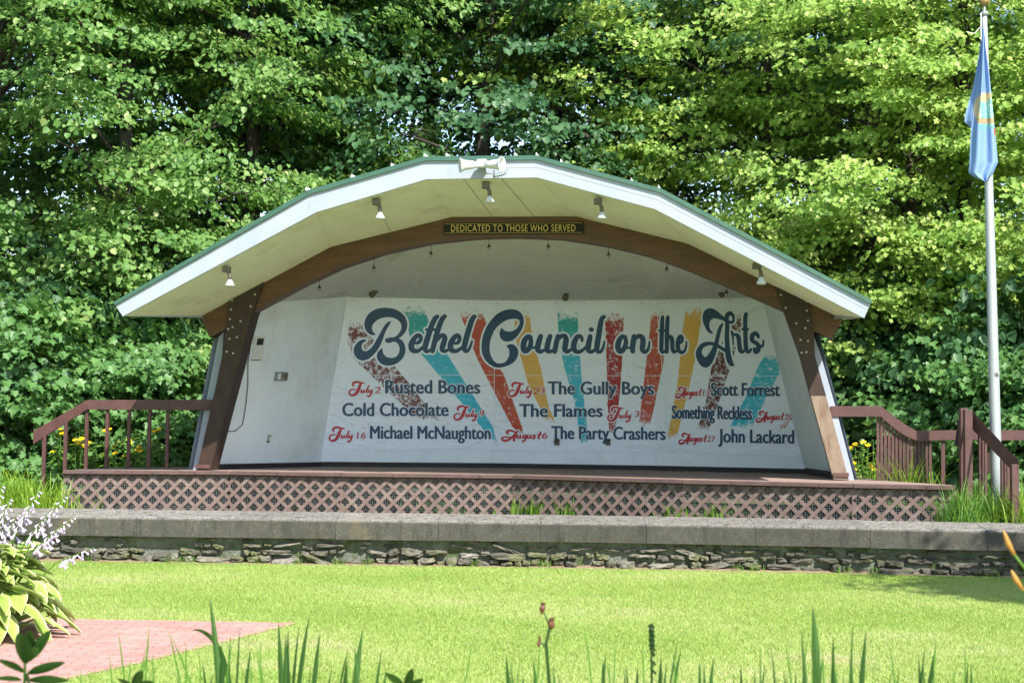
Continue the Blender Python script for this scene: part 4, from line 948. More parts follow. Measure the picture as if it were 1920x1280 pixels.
# ------------------------------------------------------------------ foliage tools
def heart():    # two folded halves: base, out1, out2, tip
    return [[(0, 0), (.44, .16), (.40, .62), (0, 1.0)]]
def maple():
    return [[(0, 0), (.30, -.06), (.52, .22), (.34, .34), (.62, .66), (.26, .66), (0, 1.0)]]
def leaves(rg, P, up, out, size, shape, fold=.25, curl=.15):
    """P: (n,3) positions, up: (n,3) normals, out: (n,3) tip directions. returns verts, flat faces, sizes"""
    n = len(P); up = up/np.linalg.norm(up, axis=1, keepdims=True)
    out = out-up*np.sum(out*up, 1, keepdims=True); out /= np.linalg.norm(out, axis=1, keepdims=True)+1e-9
    side = np.cross(out, up); half = shape()[0]; k = len(half)
    nvp = k+(k-2); vs = np.zeros((n, nvp, 3)); sz = size[:, None]
    def pt(x, y): return P+side*(x*sz)+out*((y)*sz)+up*((abs(x)*fold-curl*y*y)*sz)
    for i, (x, y) in enumerate(half): vs[:, i] = pt(x, y)
    for i in range(1, k-1): vs[:, k+i-1] = pt(-half[i][0], half[i][1])
    f1 = list(range(k)); f2 = [0, k-1]+[k+i-1 for i in range(k-2, 0, -1)]
    base = (np.arange(n)*nvp)[:, None]
    faces = np.concatenate([base+np.array(f1)[None], base+np.array(f2)[None]], 1).ravel()
    return vs.reshape(-1, 3), faces, np.full(n*2, k), nvp
def crown(name, m, seed, R_=(3.4, 3.2, 5.4), zc=6.6, ncl=46, clr=.95, nsp=8, nlf=80, lsz=.12, shape=heart, droop=.35, rbias=0., zmin=.9):
    rg = np.random.default_rng(seed); P = []; UPV = []; OUT = []; RN = []
    lum = rg.normal(0, 1, (8, 3)); made = 0; centres = []
    while made < ncl:
        d = rg.normal(0, 1, 3); d /= np.linalg.norm(d)
        r = (.45+.55*rg.random()**.45)*(1+.10*np.sin(lum[0]@d*4)+.08*np.sin(lum[1]@d*6))
        c_ = np.array([d[0]*R_[0]*r, d[1]*R_[1]*r, zc+d[2]*R_[2]*r])
        if c_[2] < zmin: continue
        made += 1; centres.append(c_)
        o_ = np.array([c_[0], c_[1], .25*(c_[2]-zc)]); o_ /= np.linalg.norm(o_)+1e-6
        for s_ in range(nsp):
            q = c_+rg.normal(0, 1, 3)*np.array([clr, clr, clr*.72])*.62
            od = np.array([q[0], q[1], 0]); od = od/(np.linalg.norm(od)+1e-6)+rg.normal(0, .35, 3)*np.array([1, 1, .3]); od /= np.linalg.norm(od)
            lat = np.cross(od, [0, 0, 1]); lat /= np.linalg.norm(lat)+1e-6
            nl = int(nlf*(.6+.8*rg.random())); a_ = rg.beta(1.6, 1.2, nl)*1.25-.55; wd_ = .30*(1-.5*np.abs(a_))
            b_ = rg.normal(0, 1, nl)*wd_; cz = -droop*np.maximum(a_+.2, 0)**2+rg.normal(0, .06, nl)
            pp_ = q+od*a_[:, None]+lat*b_[:, None]+np.array([0, 0, 1.])*cz[:, None]
            tilt = .35+.55*np.clip(a_+.3, 0, 1)
            nn = np.array([0, 0, 1.])*(1.0-.5*tilt)[:, None]+od*(.75*tilt)[:, None]+rg.normal(0, .38, (nl, 3))
            tp = od*.7+lat*np.sign(b_)[:, None]*.45+np.array([0, 0, -.75])+rg.normal(0, .35, (nl, 3))
            P.append(pp_); UPV.append(nn); OUT.append(tp); RN.append(np.clip(rg.normal(.42+rbias+.10*rg.normal(), .17, nl), 0, 1))
    P = np.concatenate(P); UPV = np.concatenate(UPV); OUT = np.concatenate(OUT); RN = np.concatenate(RN)
    sz = lsz*(.5+.85*rg.random(len(P))); v_, f_, fs, nvp = leaves(rg, P, UPV, OUT, sz, shape)
    return arr_mesh(name, m, v_, f_, fs, np.repeat(RN, nvp)), centres
def limbs(trunkm, centres, h, r0, seed, lean=0.):
    rd = random.Random(seed); mb = MB(); tp = []
    for i in range(9):
        t = i/8; tp.append(Vector((lean*t+.12*math.sin(t*5+seed), .1*math.sin(t*4+seed*2), h*t-.3)))
    mb.tube(tp, [r0*(1.35 if i == 0 else 1)*(1-.8*i/8) for i in range(9)], 10)
    tw = MB()
    for c_ in centres[::2]:
        c_ = Vector(c_); zt = max(1.2, min(h*.92, c_.z-.6-rd.random()*1.5)); t = (zt+.3)/h; a_ = tp[min(8, int(t*8))].lerp(tp[min(8, int(t*8)+1)], t*8-int(t*8))
        mid = a_.lerp(c_, .5)+Vector((rd.uniform(-.2, .2), rd.uniform(-.2, .2), .35)); rb_ = max(.02, r0*.28*(1-t*.5))
        mb.tube([a_, a_.lerp(mid, .5)+Vector((0, 0, .1)), mid, c_], [rb_, rb_*.75, rb_*.55, .012], 6)
        for k in range(4):
            e = c_+Vector((rd.uniform(-.8, .8), rd.uniform(-.8, .8), rd.uniform(-.35, .25))); mb.tube([c_.lerp(mid, .2), c_.lerp(e, .5)+Vector((0, 0, .06)), e], [.012, .009, .004], 4)
    return mb
def tree_proto(name, m, seed, h=12.5, r0=.2, **k):
    cr, cs = crown('crown', m, seed, **k); r = empty(name, (0, 0, 0), 'x', 'tree', 'trees behind the bandshell')
    cr.parent = r; limbs(None, cs, h, r0, seed).build('trunk', M['bark'], r, local=True, smooth=True); return r
T1 = tree_proto('linden_tree', M['linden'], 11, lsz=.098, ncl=50, nsp=9, nlf=98)
T2 = tree_proto('linden_tree', M['linden'], 12, lsz=.095, ncl=48, nsp=8, nlf=104, rbias=.08)
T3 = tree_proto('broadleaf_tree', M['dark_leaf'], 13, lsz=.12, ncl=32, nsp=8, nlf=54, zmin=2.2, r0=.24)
T4 = tree_proto('maple_tree', M['maple'], 14, lsz=.088, ncl=50, clr=.82, nsp=9, nlf=84, shape=maple, droop=.22)
T5 = tree_proto('maple_tree', M['maple'], 15, lsz=.084, ncl=44, clr=.78, nsp=9, nlf=84, shape=maple, droop=.25, rbias=.07)
used = set()
def tree(proto, px, D, label, rz=0, sc=1.0, name=None):
    p = aty(px, 800, D); loc = (p.x, D, .45)
    s_ = sc if hasattr(sc, '__len__') else (sc, sc, sc)
    if id(proto) not in used and proto.name not in used:
        used.add(proto.name); proto.location = loc; proto.rotation_euler = (0, 0, rz); proto.scale = s_; proto['label'] = label; return proto
    return copy_thing(proto, loc, rz, label, s_)
tree(T1, -40, 27.2, 'leafy linden tree with drooping sprays filling the left edge of the view', 0.3)
tree(T2, 230, 27.6, 'pale green linden tree above the left railing', 1.7)
tree(T1, 470, 28.8, 'linden tree reaching over the left slope of the bandshell roof', 3.0, (.92, .92, 1.02))
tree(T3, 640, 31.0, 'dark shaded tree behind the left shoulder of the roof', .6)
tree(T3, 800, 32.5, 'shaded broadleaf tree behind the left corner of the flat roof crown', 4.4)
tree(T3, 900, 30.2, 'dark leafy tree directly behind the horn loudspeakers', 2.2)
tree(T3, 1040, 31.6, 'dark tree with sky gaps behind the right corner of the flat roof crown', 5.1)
tree(T4, 1240, 31.0, 'maple with yellow green leaves above the right slope of the roof', .2)
tree(T5, 1430, 29.0, 'bright yellow green maple between the roof and the flagpole', 2.6, (1, 1, 1.03))
tree(T4, 1620, 27.4, 'sunlit maple with low boughs just left of the flagpole', 1.2, (.95, .95, .95))
tree(T5, 1800, 28.6, 'sunlit maple directly behind the flag', 4.0)
tree(T4, 1990, 26.8, 'yellow green maple cut by the right edge of the view', 5.3)
back = [(-30, 31, 'dark tree filling the view behind the left edge'), (190, 32.5, 'shaded tree just behind the pale lindens left of the roof'), (60, 34, 'back row tree seen through gaps above the left railing'), (350, 35, 'back row tree between the two pale left lindens'), (560, 37, 'far dark tree seen left of the roof crown'),
        (1150, 36, 'far dark tree behind the roof right of the crown'), (1560, 36, 'far shaded tree low behind the right roof tip'), (1760, 37, 'far tree seen through gaps left of the flag'), (1950, 35, 'far tree behind the right edge of the view')]
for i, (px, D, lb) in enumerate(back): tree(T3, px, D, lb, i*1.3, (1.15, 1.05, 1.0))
# trees around the rest of the lawn, behind the camera and to both sides
for i, (x, y, s_) in enumerate([(-17, 4, 1.2), (-19, 12, 1.2), (-16, 19, 1.1), (-15, -6, 1.3), (19, 14, 1.1), (17, 20, 1.1), (22, 4, 1.1)]):
    c_ = copy_thing((T1, T3, T2)[i % 3], (x, y, 0), i*1.1, ['tree on the far side of the lawn behind the viewpoint', 'tree on the side of the lawn outside the view'][0 if y < 0 else 1], (s_,)*3); c_['group'] = 'trees around the lawn outside the view '+('behind' if y < 0 else 'beside')
# bare dark trunks seen in the gaps
def trunk(px0, px1, D, r, lb, lean=0, h=12):
    p = aty((px0+px1)/2, 800, D); rd = random.Random(px0); mb = MB(); tp = []
    for i in range(12): tp.append(Vector((lean*i/11+rd.uniform(-.05, .05), rd.uniform(-.05, .05), -.3+h*i/11)))
    mb.tube(tp, [r*(1.3 if i == 0 else 1)*(1-.45*i/11) for i in range(12)], 14)
    for k in range(7):
        z_ = rd.uniform(4, h*.95); i = int((z_+.3)/h*11); a_ = tp[i]; s_ = rd.choice((-1, 1)); mb.tube([a_, a_+Vector((s_*.7, rd.uniform(-.4, .4), .5)), a_+Vector((s_*1.7, rd.uniform(-.8, .5), .9))], [r*.28, r*.2, .02], 6)
    r_ = empty('tree_trunk', (p.x, D, .45), lb, 'tree', 'tall trunks behind the bandshell')
    mb.build('trunk', M['bark'], r_, local=True, smooth=True)
    cr = bpy.data.objects.new('crown', T3.children[0].data if T3.children[0].name.startswith('crown') else T3.children[1].data); COL.objects.link(cr); cr.parent = r_; cr.location = (0, .8, 4.6); cr.rotation_euler = (0, 0, px0*.1)
trunk(1130, 1170, 30.4, .24, 'thick dark trunk rising behind the roof right of the crown', .25)
trunk(1195, 1235, 31.5, .19, 'thinner dark trunk close to the right of the thick one', -.2)
trunk(560, 600, 30.5, .16, 'dark trunk above the left slope of the roof', .15)
trunk(430, 460, 29.8, .14, 'slim trunk glimpsed among the left lindens', -.15)
trunk(1690, 1720, 28.6, .17, 'dark trunk glimpsed between the maples left of the flag', .1)
# saplings and understorey
def bush_proto(name, m, seed, R_, zc, ncl, lsz, shape=maple, cat='bush', grp='saplings at the edge of the wood', **k):
    cr, cs = crown('leaves', m, seed, R_=R_, zc=zc, ncl=ncl, clr=.42, nsp=5, nlf=46, lsz=lsz, shape=shape, droop=.25, zmin=.15, **k)
    r = empty(name, (0, 0, 0), 'x', cat, grp); cr.parent = r; rd = random.Random(seed); mb = MB()
    for c_ in cs[::2]:
        b0 = Vector((rd.uniform(-.1, .1), rd.uniform(-.1, .1), -.05)); c_ = Vector(c_); mb.tube([b0, b0.lerp(c_, .5)+Vector((0, 0, .2)), c_], [.02, .014, .005], 5)
    mb.build('stems', M['twig'], r, local=True); return r
B1 = bush_proto('maple_sapling', M['sapling'], 31, (1.15, .9, 1.35), 1.5, 36, .12)
B2 = bush_proto('shrub', M['dark_leaf'], 32, (1.2, .9, 1.1), 1.2, 28, .11, heart)
def bush(p_, px, D, lb, sc=1., rz=0):
    q = aty(px, 800, D); loc = (q.x, D, .45); s_ = (sc,)*3 if not hasattr(sc, '__len__') else sc
    if p_.name not in used: used.add(p_.name); p_.location = loc; p_.rotation_euler = (0, 0, rz); p_.scale = s_; p_['label'] = lb; return p_
    return copy_thing(p_, loc, rz, lb, s_)
for i, (px, D, s_, lb) in enumerate([(20, 24.2, 1.0, 'maple sapling behind the lower end of the left railing'), (262, 25.0, .9, 'maple sapling behind the middle balusters of the left railing'), (330, 27.8, 1.2, 'maple sapling against the left outer wall of the bandshell'),
        (1625, 27.6, 1.2, 'maple sapling just right of the right post'), (1760, 25.2, .95, 'maple sapling behind the dip of the curved rail'), (1960, 23.4, .9, 'maple sapling behind the far right rail')]):
    bush(B1, px, D, lb, s_, i*1.1)
for i, (px, D, s_, lb) in enumerate([(-30, 25.6, 1.5, 'dark shrub filling the low left corner of the wood'), (90, 26.5, 1.7, 'dark shrub low behind the left railing slope'), (225, 27.8, 1.7, 'dark shrub low behind the level part of the left railing'), (335, 29.0, 1.9, 'dark shrub tucked beside the bandshell left side'),
        (1615, 29, 1.8, 'dark shrub tucked beside the bandshell right side'), (1735, 27.6, 1.7, 'dark shrub behind the curved rail'), (1830, 26.2, 1.7, 'dark shrub behind the stair railing'), (1940, 25.6, 1.6, 'dark shrub at the right edge of the view')]):
    bush(B2, px, D, lb, (s_, 1.2, s_*.95), i*.8)
# shade tree outside the right edge: casts the long shadow on the lawn
cr, cs = crown('crown', M['linden'], 77, R_=(2.5, .75, .55), zc=6.5, ncl=26, clr=.6, nsp=6, nlf=60, lsz=.12); sh = empty('shade_tree', (9.4, 11.9, 0), 'tall slender tree with a flat crown on the lawn outside the right edge', 'tree')
cr.parent = sh; limbs(None, cs, 6.9, .12, 3).build('trunk', M['bark'], sh, local=True, smooth=True)

# ------------------------------------------------------------------ blades, flowers
def blades(specs, seed=1, seg=7):
    """specs: (base xyz, direction angle, height, reach, half width, twist) -> verts, faces, rnd"""
    mb = MB(); rn = []; rd = random.Random(seed)
    for (b_, az, h, reach, hw, val, *bend) in specs:
        b_ = Vector(b_); d = Vector((math.cos(az), math.sin(az), 0)); s_ = Vector((-d.y, d.x, 0)); k0 = len(mb.v); bd = bend[0] if bend else 1.6
        fr_ = rd.uniform(-.9, .9); s_ = (s_*math.cos(fr_)+d*math.sin(fr_)).normalized()
        for i in range(seg+1):
            t = i/seg; z_ = h*(t-(max(0, bd-1))*.35*t**3); p = b_+d*reach*t**2*1.0+W*z_; ww = hw*(1-t**1.8)*(.55+.9*t if t < .5 else 1)+.0005
            c_ = d*hw*.35
            mb.v += [p-s_*ww, p+c_*(1-t), p+s_*ww]; rn += [val]*3
            if i: k = k0+3*i; mb.f += [(k-3, k-2, k+1, k), (k-2, k-1, k+2, k+1)]
    return mb, rn
def clump(name, m, c, r, nbl, h, reach, hw, lb, cat, grp=None, seed=1, kind=None, ry=None, bend=1.6):
    rd = random.Random(seed); sp = []
    for i in range(nbl):
        a = rd.random()*6.28; q = math.sqrt(rd.random()) if rd.random() < .6 else min(1.5, abs(rd.gauss(0, .8))); sp.append(((c[0]+r*q*math.cos(a), c[1]+(ry or r*.5)*min(q, 1)*math.sin(a), c[2]-.02), rd.random()*6.28, h*rd.choice((rd.uniform(.35, .8), rd.uniform(.7, 1.15)))*(1.1-.3*min(q, 1.3)*(1 if h > .3 else 0)), reach*rd.uniform(.2, 1.2), hw*rd.uniform(.7, 1.2), rd.random(), bend))
    mb, rn = blades(sp, seed); o = mb.build(name, M[m], rnd=rn); return tag(o, lb, cat, grp, kind)
# tall grass at both ends of the terrace
q = aty(55, 950, 20.2); clump('daylily_clump', 'limegrass', (q.x-.22, 20.3, .45), .75, 700, .72, .30, .009, 'clump of bright green arching daylily leaves behind the wall at the left', 'plant', 'leafy clumps behind the wall', 4, ry=.45)
q = aty(-60, 950, 20.6); clump('daylily_clump', 'limegrass', (q.x, 21.0, .45), .6, 400, .80, .30, .009, 'clump of arching daylily leaves cut by the left edge', 'plant', 'leafy clumps behind the wall', 5)
for i, (px, D, n_, r_, h_, m_) in enumerate([(1800, 19.15, 330, .24, .72, 'tallgrass'), (1848, 19.35, 480, .38, .78, 'tallgrass'), (1915, 19.05, 480, .36, .74, 'limegrass'), (1870, 20.4, 320, .6, .75, 'tallgrass')]):
    q = aty(px, 950, D); clump('tall_grass', m_, (q.x, D, .45), r_, n_, h_, .26, .006, ['tall grass tuft at the right end of the lattice', 'tall grass tuft between the lattice and the flagpole', 'tall grass tuft right of the flagpole foot', 'tall grass tuft behind the flagpole foot'][i], 'grass', 'tufts of tall grass by the flagpole', 10+i, ry=.25)
q = sv(1700, 905, .25); clump('lime_grass_clump', 'limegrass', (q.x, q.y-.25, .45), .40, 300, 1.15, .42, .008, 'lime green arching grass in front of the curved railing', 'plant', 'leafy clumps behind the wall', 21, ry=.2)
q = sv(1640, 905, .8); clump('green_foliage', 'limegrass', (q.x+.05, q.y, .45), .30, 200, 1.05, .2, .013, 'low green foliage beside the foot of the right post', 'plant', 'leafy clumps behind the wall', 22)
# plants under the deck behind the lattice
for i, (px, w_, lb) in enumerate([(820, .35, 'low weed seen through the lattice left of the middle'), (1030, .55, 'bright weeds seen through the lattice under the middle of the stage'), (1095, .3, 'bright weeds seen through the lattice just right of the middle'), (1300, .4, 'weeds seen through the lattice, left of the brightest patch'), (1390, .5, 'brightest patch of weeds seen through the lattice')]):
    a_ = atz(px, float(np.interp(px, [p[0] for p in DE], [p[1] for p in DE])), 1.0)
    clump('weed', 'weed', (a_.x, a_.y+.17, .45), w_, int(130*w_/.4), .27, .10, .018, lb, 'weed', 'weeds growing behind the lattice', 40+i, ry=.04, bend=1.2)
# yellow flowers
def flowers(name, c, w_, h, nst, seed, lb, blooms=None):
    rd = random.Random(seed); r = empty(name, c, lb, 'flowers', 'yellow flower patches beside the stage'); st_ = MB(); P = []; Up = []; Ou = []; rg = np.random.default_rng(seed)
    for i in range(nst):
        b0 = Vector((rd.uniform(-w_, w_), rd.uniform(-.25, .25), 0)); hh = h*rd.uniform(.62, 1.05); tp_ = b0+Vector((rd.uniform(-.12, .12), rd.uniform(-.1, .1), hh)); st_.tube([b0, b0.lerp(tp_, .5)+Vector((rd.uniform(-.03, .03), 0, 0)), tp_], [.008, .006, .004], 5)
        for k in range(18):
            t = .12+.85*k/18; a = k*2.4; p = b0.lerp(tp_, t); P.append(p); Ou.append((math.cos(a), math.sin(a), -.15)); Up.append((rd.uniform(-.3, .3), rd.uniform(-.5, 0), 1))
        if blooms is None or i < blooms:
            pe = MB()
            for k in range(rd.choice((1, 1, 2))):
                c_ = tp_+Vector((rd.uniform(-.06, .06)*(k > 0), 0, rd.uniform(-.05, .02)*(k > 0))); nn = Vector((rd.uniform(-.3, .3), -.5, 1)).normalized(); x = nn.orthogonal().normalized(); y = nn.cross(x)
                for j in range(9):
                    a = j*2*math.pi/9; d = x*math.cos(a)+y*math.sin(a); e = x*math.cos(a+1.57)+y*math.sin(a+1.57); pe.add([c_+e*.006, c_-e*.006, c_+d*.034-e*.011-nn*.004, c_+d*.046-nn*.01, c_+d*.034+e*.011-nn*.004], [(0, 1, 2, 3, 4)])
                pe.lathe(c_, nn, [(0, .012), (.01, .012), (.016, .004)], 8)
            pe.build('flower_head', M['yellowpetal'], r, local=True, rnd=[rd.random() for _ in pe.v])
    st_.build('stems', M['sapling'], r, local=True, rnd=[.5]*len(st_.v)); 
    v_, f_, fs, nvp = leaves(rg, np.array(P), np.array(Up, float), np.array(Ou, float), .11*(.7+.6*rg.random(len(P))), lambda: [[(0, 0), (.16, .3), (.13, .65), (0, 1)]])
    arr_mesh('leaves', M['weed'], v_, f_, fs, np.repeat(rg.random(len(P)), nvp), parent=r); return r
q = aty(200, 900, 23.4); flowers('yellow_coneflowers', (q.x, 23.4, .5), .75, 1.05, 46, 3, 'patch of yellow flowers on tall leafy stems behind the left railing', 22)
q = sv(1622, 890, 1.0); flowers('yellow_coneflowers', (q.x-.1, q.y, .5), .28, 1.0, 26, 5, 'tight patch of yellow flowers beside the right post', 12)
# hosta
def hosta(c, seed, lb, nl, rad, h, stalks):
    rd = random.Random(seed); r = empty('hosta', c, lb, 'plant'); mb = MB(); rn = []
    for i in range(nl):
        az = rd.random()*6.28; ring = rd.random(); L = rd.uniform(.16, .34); wd_ = L*rd.uniform(.22, .34); d = Vector((math.cos(az), math.sin(az), 0)); r_off = rd.uniform(-.5, .5); d2 = Vector((math.cos(az+r_off), math.sin(az+r_off), 0)); s_ = Vector((-d2.y, d2.x, 0))
        r0 = rad*(.25+.62*ring); z0 = h*(1.0-.80*ring**1.3)*rd.uniform(.82, 1.05); el = .45-.75*ring+rd.uniform(-.3, .3); k0 = len(mb.v); nx, ny = 6, 8; sv_ = rd.uniform(-.4, .4); s_ = (s_+W*sv_).normalized(); sh_ = rd.random()
        for j in range(ny+1):
            t = j/ny; prof = math.sin(math.pi*min(1, t*.93+.04)**.8)**.8*(1-.15*t); cur = d*r0+d2*(L*t*math.cos(el))+W*(z0+L*t*math.sin(el)-.42*L*t*t)
            for i_ in range(nx+1):
                q_ = -1+2*i_/nx; mb.v.append(cur+s_*wd_*prof*q_+W*(abs(q_)*.18*wd_*1.4+.035*wd_*math.sin(q_*9+t*14)))
                rn.append(1.0 if abs(q_) > .8 or t > .97 else (.15+.3*sh_ if abs(q_) < .5 else .35+.3*sh_))
        for j in range(ny):
            for i_ in range(nx): a_ = k0+j*(nx+1)+i_; mb.f.append((a_, a_+1, a_+nx+2, a_+nx+1))
        mb.tube([Vector((0, 0, 0))+d*.05, d*r0*.6+W*z0*.55, d*(r0+.01)+W*z0], [.008, .007, .006], 4); rn += [.2]*12
    mb.build('leaves', M['hosta'], r, local=True, smooth=True, rnd=rn)
    sm = MB()
    for (px, py) in stalks:
        fl_ = MB()
        tp_ = aty(px, py, c[1]+rd.uniform(-.25, .25))-Vector(c); b0 = Vector((tp_.x*.35-.1, tp_.y*.3, h*.3)); mid = b0.lerp(tp_, .55)+W*.10; sm.tube([b0, mid, tp_], [.008, .006, .003], 6)
        nfl = 13
        for k in range(nfl):
            t = .60+.40*k/nfl; p = (b0*(1-t)**2+mid*2*t*(1-t)+tp_*t*t) if False else mid.lerp(tp_, (t-.55)/.45)+W*.0
            a = k*2.2; dd = Vector((math.cos(a)*.8, math.sin(a)*.5, -.25-.8*(1-k/nfl))).normalized(); sz = .062*(1-.6*k/nfl)*rd.uniform(.8, 1.15); 
            fl_.lathe(p+dd*.008, dd, [(0, .003), (sz*.35, .005), (sz*.75, .011*(1-.5*k/nfl)), (sz*1.1, .019*(1-.7*k/nfl)), (sz*.8, .008)], 7)
        fl_.build('bell_flowers', M['lilac'], r, local=True, rnd=[rd.random() for _ in fl_.v])
    sm.build('flower_stalks', M['weed'], r, local=True, rnd=[.4]*len(sm.v))
m, n, b = newmat('variegated_hosta_leaf'); a = N(n, 'Attribute', attribute_name='rnd')
c = ramp(n, a.outputs['Fac'], [(0, (.18, .30, .05)), (.45, (.31, .42, .09)), (.66, (.40, .48, .15)), (.85, (.50, .55, .26)), (1, (.60, .62, .38))])
n.links.new(c, b.inputs['Base Color']); b.inputs['Roughness'].default_value = .4; t = N(n, 'BsdfTranslucent'); n.links.new(c, t.inputs[0]); mx = N(n, 'MixShader'); mx.inputs[0].default_value = .25
n.links.new(b.outputs[0], mx.inputs[1]); n.links.new(t.outputs[0], mx.inputs[2]); n.links.new(mx.outputs[0], n.nodes['Material Output'].inputs[0]); M['hosta'] = m
q = atz(-45, 1205, 0); hosta((q.x-.10, q.y+.45, 0), 7, 'variegated hosta with white edged leaves and lilac bell flowers at the left edge', 210, .60, .64, [(75, 915), (125, 925), (140, 965), (60, 945), (20, 930), (5, 905), (115, 985), (178, 1025), (35, 960), (95, 955), (12, 975)])
# foreground bed plants, a few metres from the camera
def fg(px, D): return aty(px, 640, D).x
M['iris'] = M['iris']
def iris(lb, tips, D, seed, hw=.0078, base=None, m='iris', name='iris_clump', cat='plant'):
    rd = random.Random(seed); mb = MB(); rn = []; cx = fg(base if base is not None else sum(t[0] for t in tips)/len(tips), D)
    tips = list(tips); x0_ = min(t[0] for t in tips)-25; x1_ = max(t[0] for t in tips)+25
    for k in range(4): x_ = rd.uniform(x0_, x1_); tips.append((x_+rd.uniform(-38, 38), rd.uniform(1212, 1276), x_, rd.uniform(.35, .9)))
    for (px, py, bx, wf) in tips:
        dd = D+rd.uniform(-.18, .18); tp_ = aty(px, py, dd); b0 = Vector((fg(bx, dd), dd, 0)); val = rd.random(); mid = Vector((b0.x+(tp_.x-b0.x)*.12, dd+.01, tp_.z*rd.uniform(.62, .78))); k0 = len(mb.v); seg = 18
        for i in range(seg+1):
            t = 1-(1-i/seg)**1.6; p = b0*(1-t)**2+mid*2*t*(1-t)+tp_*t*t; ww = hw*wf*min(1, ((1-t)/.17)**.85)*1.05+.0004
            mb.v += [p-Vector((ww, 0, 0)), p+Vector((0, -ww*.4, 0)), p+Vector((ww, .0, 0))]; rn += [val]*3
            if i: k = k0+3*i; mb.f += [(k-3, k-2, k+1, k), (k-2, k-1, k+2, k+1)]
    o = mb.build(name, M[m], rnd=rn); return tag(o, lb, cat, 'iris clumps in the front bed' if name == 'iris_clump' else None)
iris('iris clump whose one leaf arches over to the left, on the left half', [(393, 1122, 440, 1.0), (415, 1205, 432, .9), (470, 1215, 455, .8), (380, 1240, 425, .6), (432, 1190, 436, .5), (450, 1175, 450, .35)], 5.0, 1)
def arch(D, px, mb=None):
    pass
ab = MB(); rn = []; pts = [(432, 1290), (420, 1240), (404, 1205), (385, 1186), (365, 1180), (348, 1190), (340, 1198)]
C = crom([(x, y) for x, y in pts], 4)
for i, p in enumerate(C):
    t = i/(len(C)-1); w_ = .0085*(1-t**2)+.0005; a_ = aty(p[0], p[1], 5.0-.1*t); ab.v += [a_-Vector((w_*.8, 0, w_*.5)), a_+Vector((w_*.8, 0, w_*.5))]; rn += [.5, .5]
    if i: k = 2*i; ab.f.append((k-2, k-1, k+1, k))
ab.v += [Vector((ab.v[0].x, ab.v[0].y, 0)), Vector((ab.v[1].x, ab.v[1].y, 0))]; rn += [.5, .5]; ab.f.append((len(ab.v)-2, len(ab.v)-1, 1, 0))
tag(ab.build('bent_leaf', M['iris'], rnd=rn), 'single long leaf arching down to the left over the brick path', 'leaf')
iris('iris clump with four upright leaves at the tip of the brick path', [(522, 1165, 548, .9), (540, 1180, 552, .8), (580, 1155, 548, .8), (600, 1185, 585, .9), (561, 1172, 545, .5), (536, 1190, 545, .7)], 5.0, 2)
iris('iris clump with one tall broad leaf left of the picture centre', [(680, 1180, 655, 1.2), (716, 1215, 690, .7), (652, 1240, 645, .9), (722, 1262, 712, .7), (640, 1262, 640, .6)], 4.8, 3)
iris('low iris clump below the brown seed stalk', [(980, 1262, 1000, .8), (1000, 1235, 1025, .6), (1050, 1270, 1040, .7), (1002, 1250, 1005, .4), (1065, 1275, 1055, .5)], 4.9, 4)
iris('low iris clump just left of the dark knobbly spike', [(1130, 1238, 1145, 1.0), (1172, 1257, 1170, .7), (1195, 1250, 1200, .9), (1240, 1232, 1235, .9), (1135, 1225, 1130, .5), (1270, 1205, 1240, .3)], 4.9, 5)
iris('fan of thin iris leaves right of the dark knobbly spike', [(1312, 1240, 1318, .8), (1320, 1245, 1330, .7), (1375, 1262, 1385, .6), (1415, 1258, 1425, .8), (1430, 1265, 1440, .6), (1262, 1225, 1285, .3)], 4.9, 6)
iris('tallest iris clump with one broad pointed leaf right of centre', [(1524, 1135, 1545, 1.45), (1502, 1178, 1532, .8), (1562, 1192, 1566, .9), (1624, 1185, 1600, .9), (1600, 1165, 1585, .35), (1597, 1218, 1598, .7), (1507, 1245, 1520, .6), (1447, 1220, 1475, .4), (1492, 1258, 1495, .6)], 4.6, 7)
iris('small iris clump with two thin crossing leaves near the right', [(1722, 1230, 1740, .8), (1685, 1250, 1668, .5), (1730, 1235, 1748, .5), (1815, 1240, 1800, .5), (1878, 1270, 1880, .5), (1890, 1272, 1870, .4)], 4.9, 8)
# thin grass stalks
th = []
rd = random.Random(77)
for (a_, b_) in [((222, 1185), (255, 1290)), ((245, 1230), (235, 1290)), ((280, 1170), (265, 1290)), ((320, 1190), (430, 1290)), ((315, 1180), (372, 1290)), ((205, 1225), (230, 1290)), ((285, 1220), (300, 1290)), ((470, 1230), (480, 1290)), ((1097, 1180), (1130, 1290)), ((1205, 1205), (1212, 1290)), ((1268, 1225), (1250, 1290)), ((150, 1250), (165, 1290))]:
    th.append((a_, b_))
for k in range(34):
    x = rd.uniform(190, 1900); th.append(((x+rd.uniform(-45, 45), rd.uniform(1195, 1268)), (x, 1292)))
mb = MB()
for a_, b_ in th:
    dd = 4.8+rd.uniform(-.3, .3); A1 = aty(*a_, dd); B1_ = aty(*b_, dd); B1_.z = 0; mb.tube([B1_, B1_.lerp(A1, .82)+Vector(((A1.x-B1_.x)*-.22, 0, .03)), B1_.lerp(A1, .93)+Vector(((A1.x-B1_.x)*-.08, 0, .02)), A1], [.0045, .0035, .0026, .0006], 4)
tag(mb.build('grass_stalks', M['tallgrass'], rnd=[.5]*len(mb.v)), 'thin wild grass stalks along the front bed', 'grass', kind='stuff')
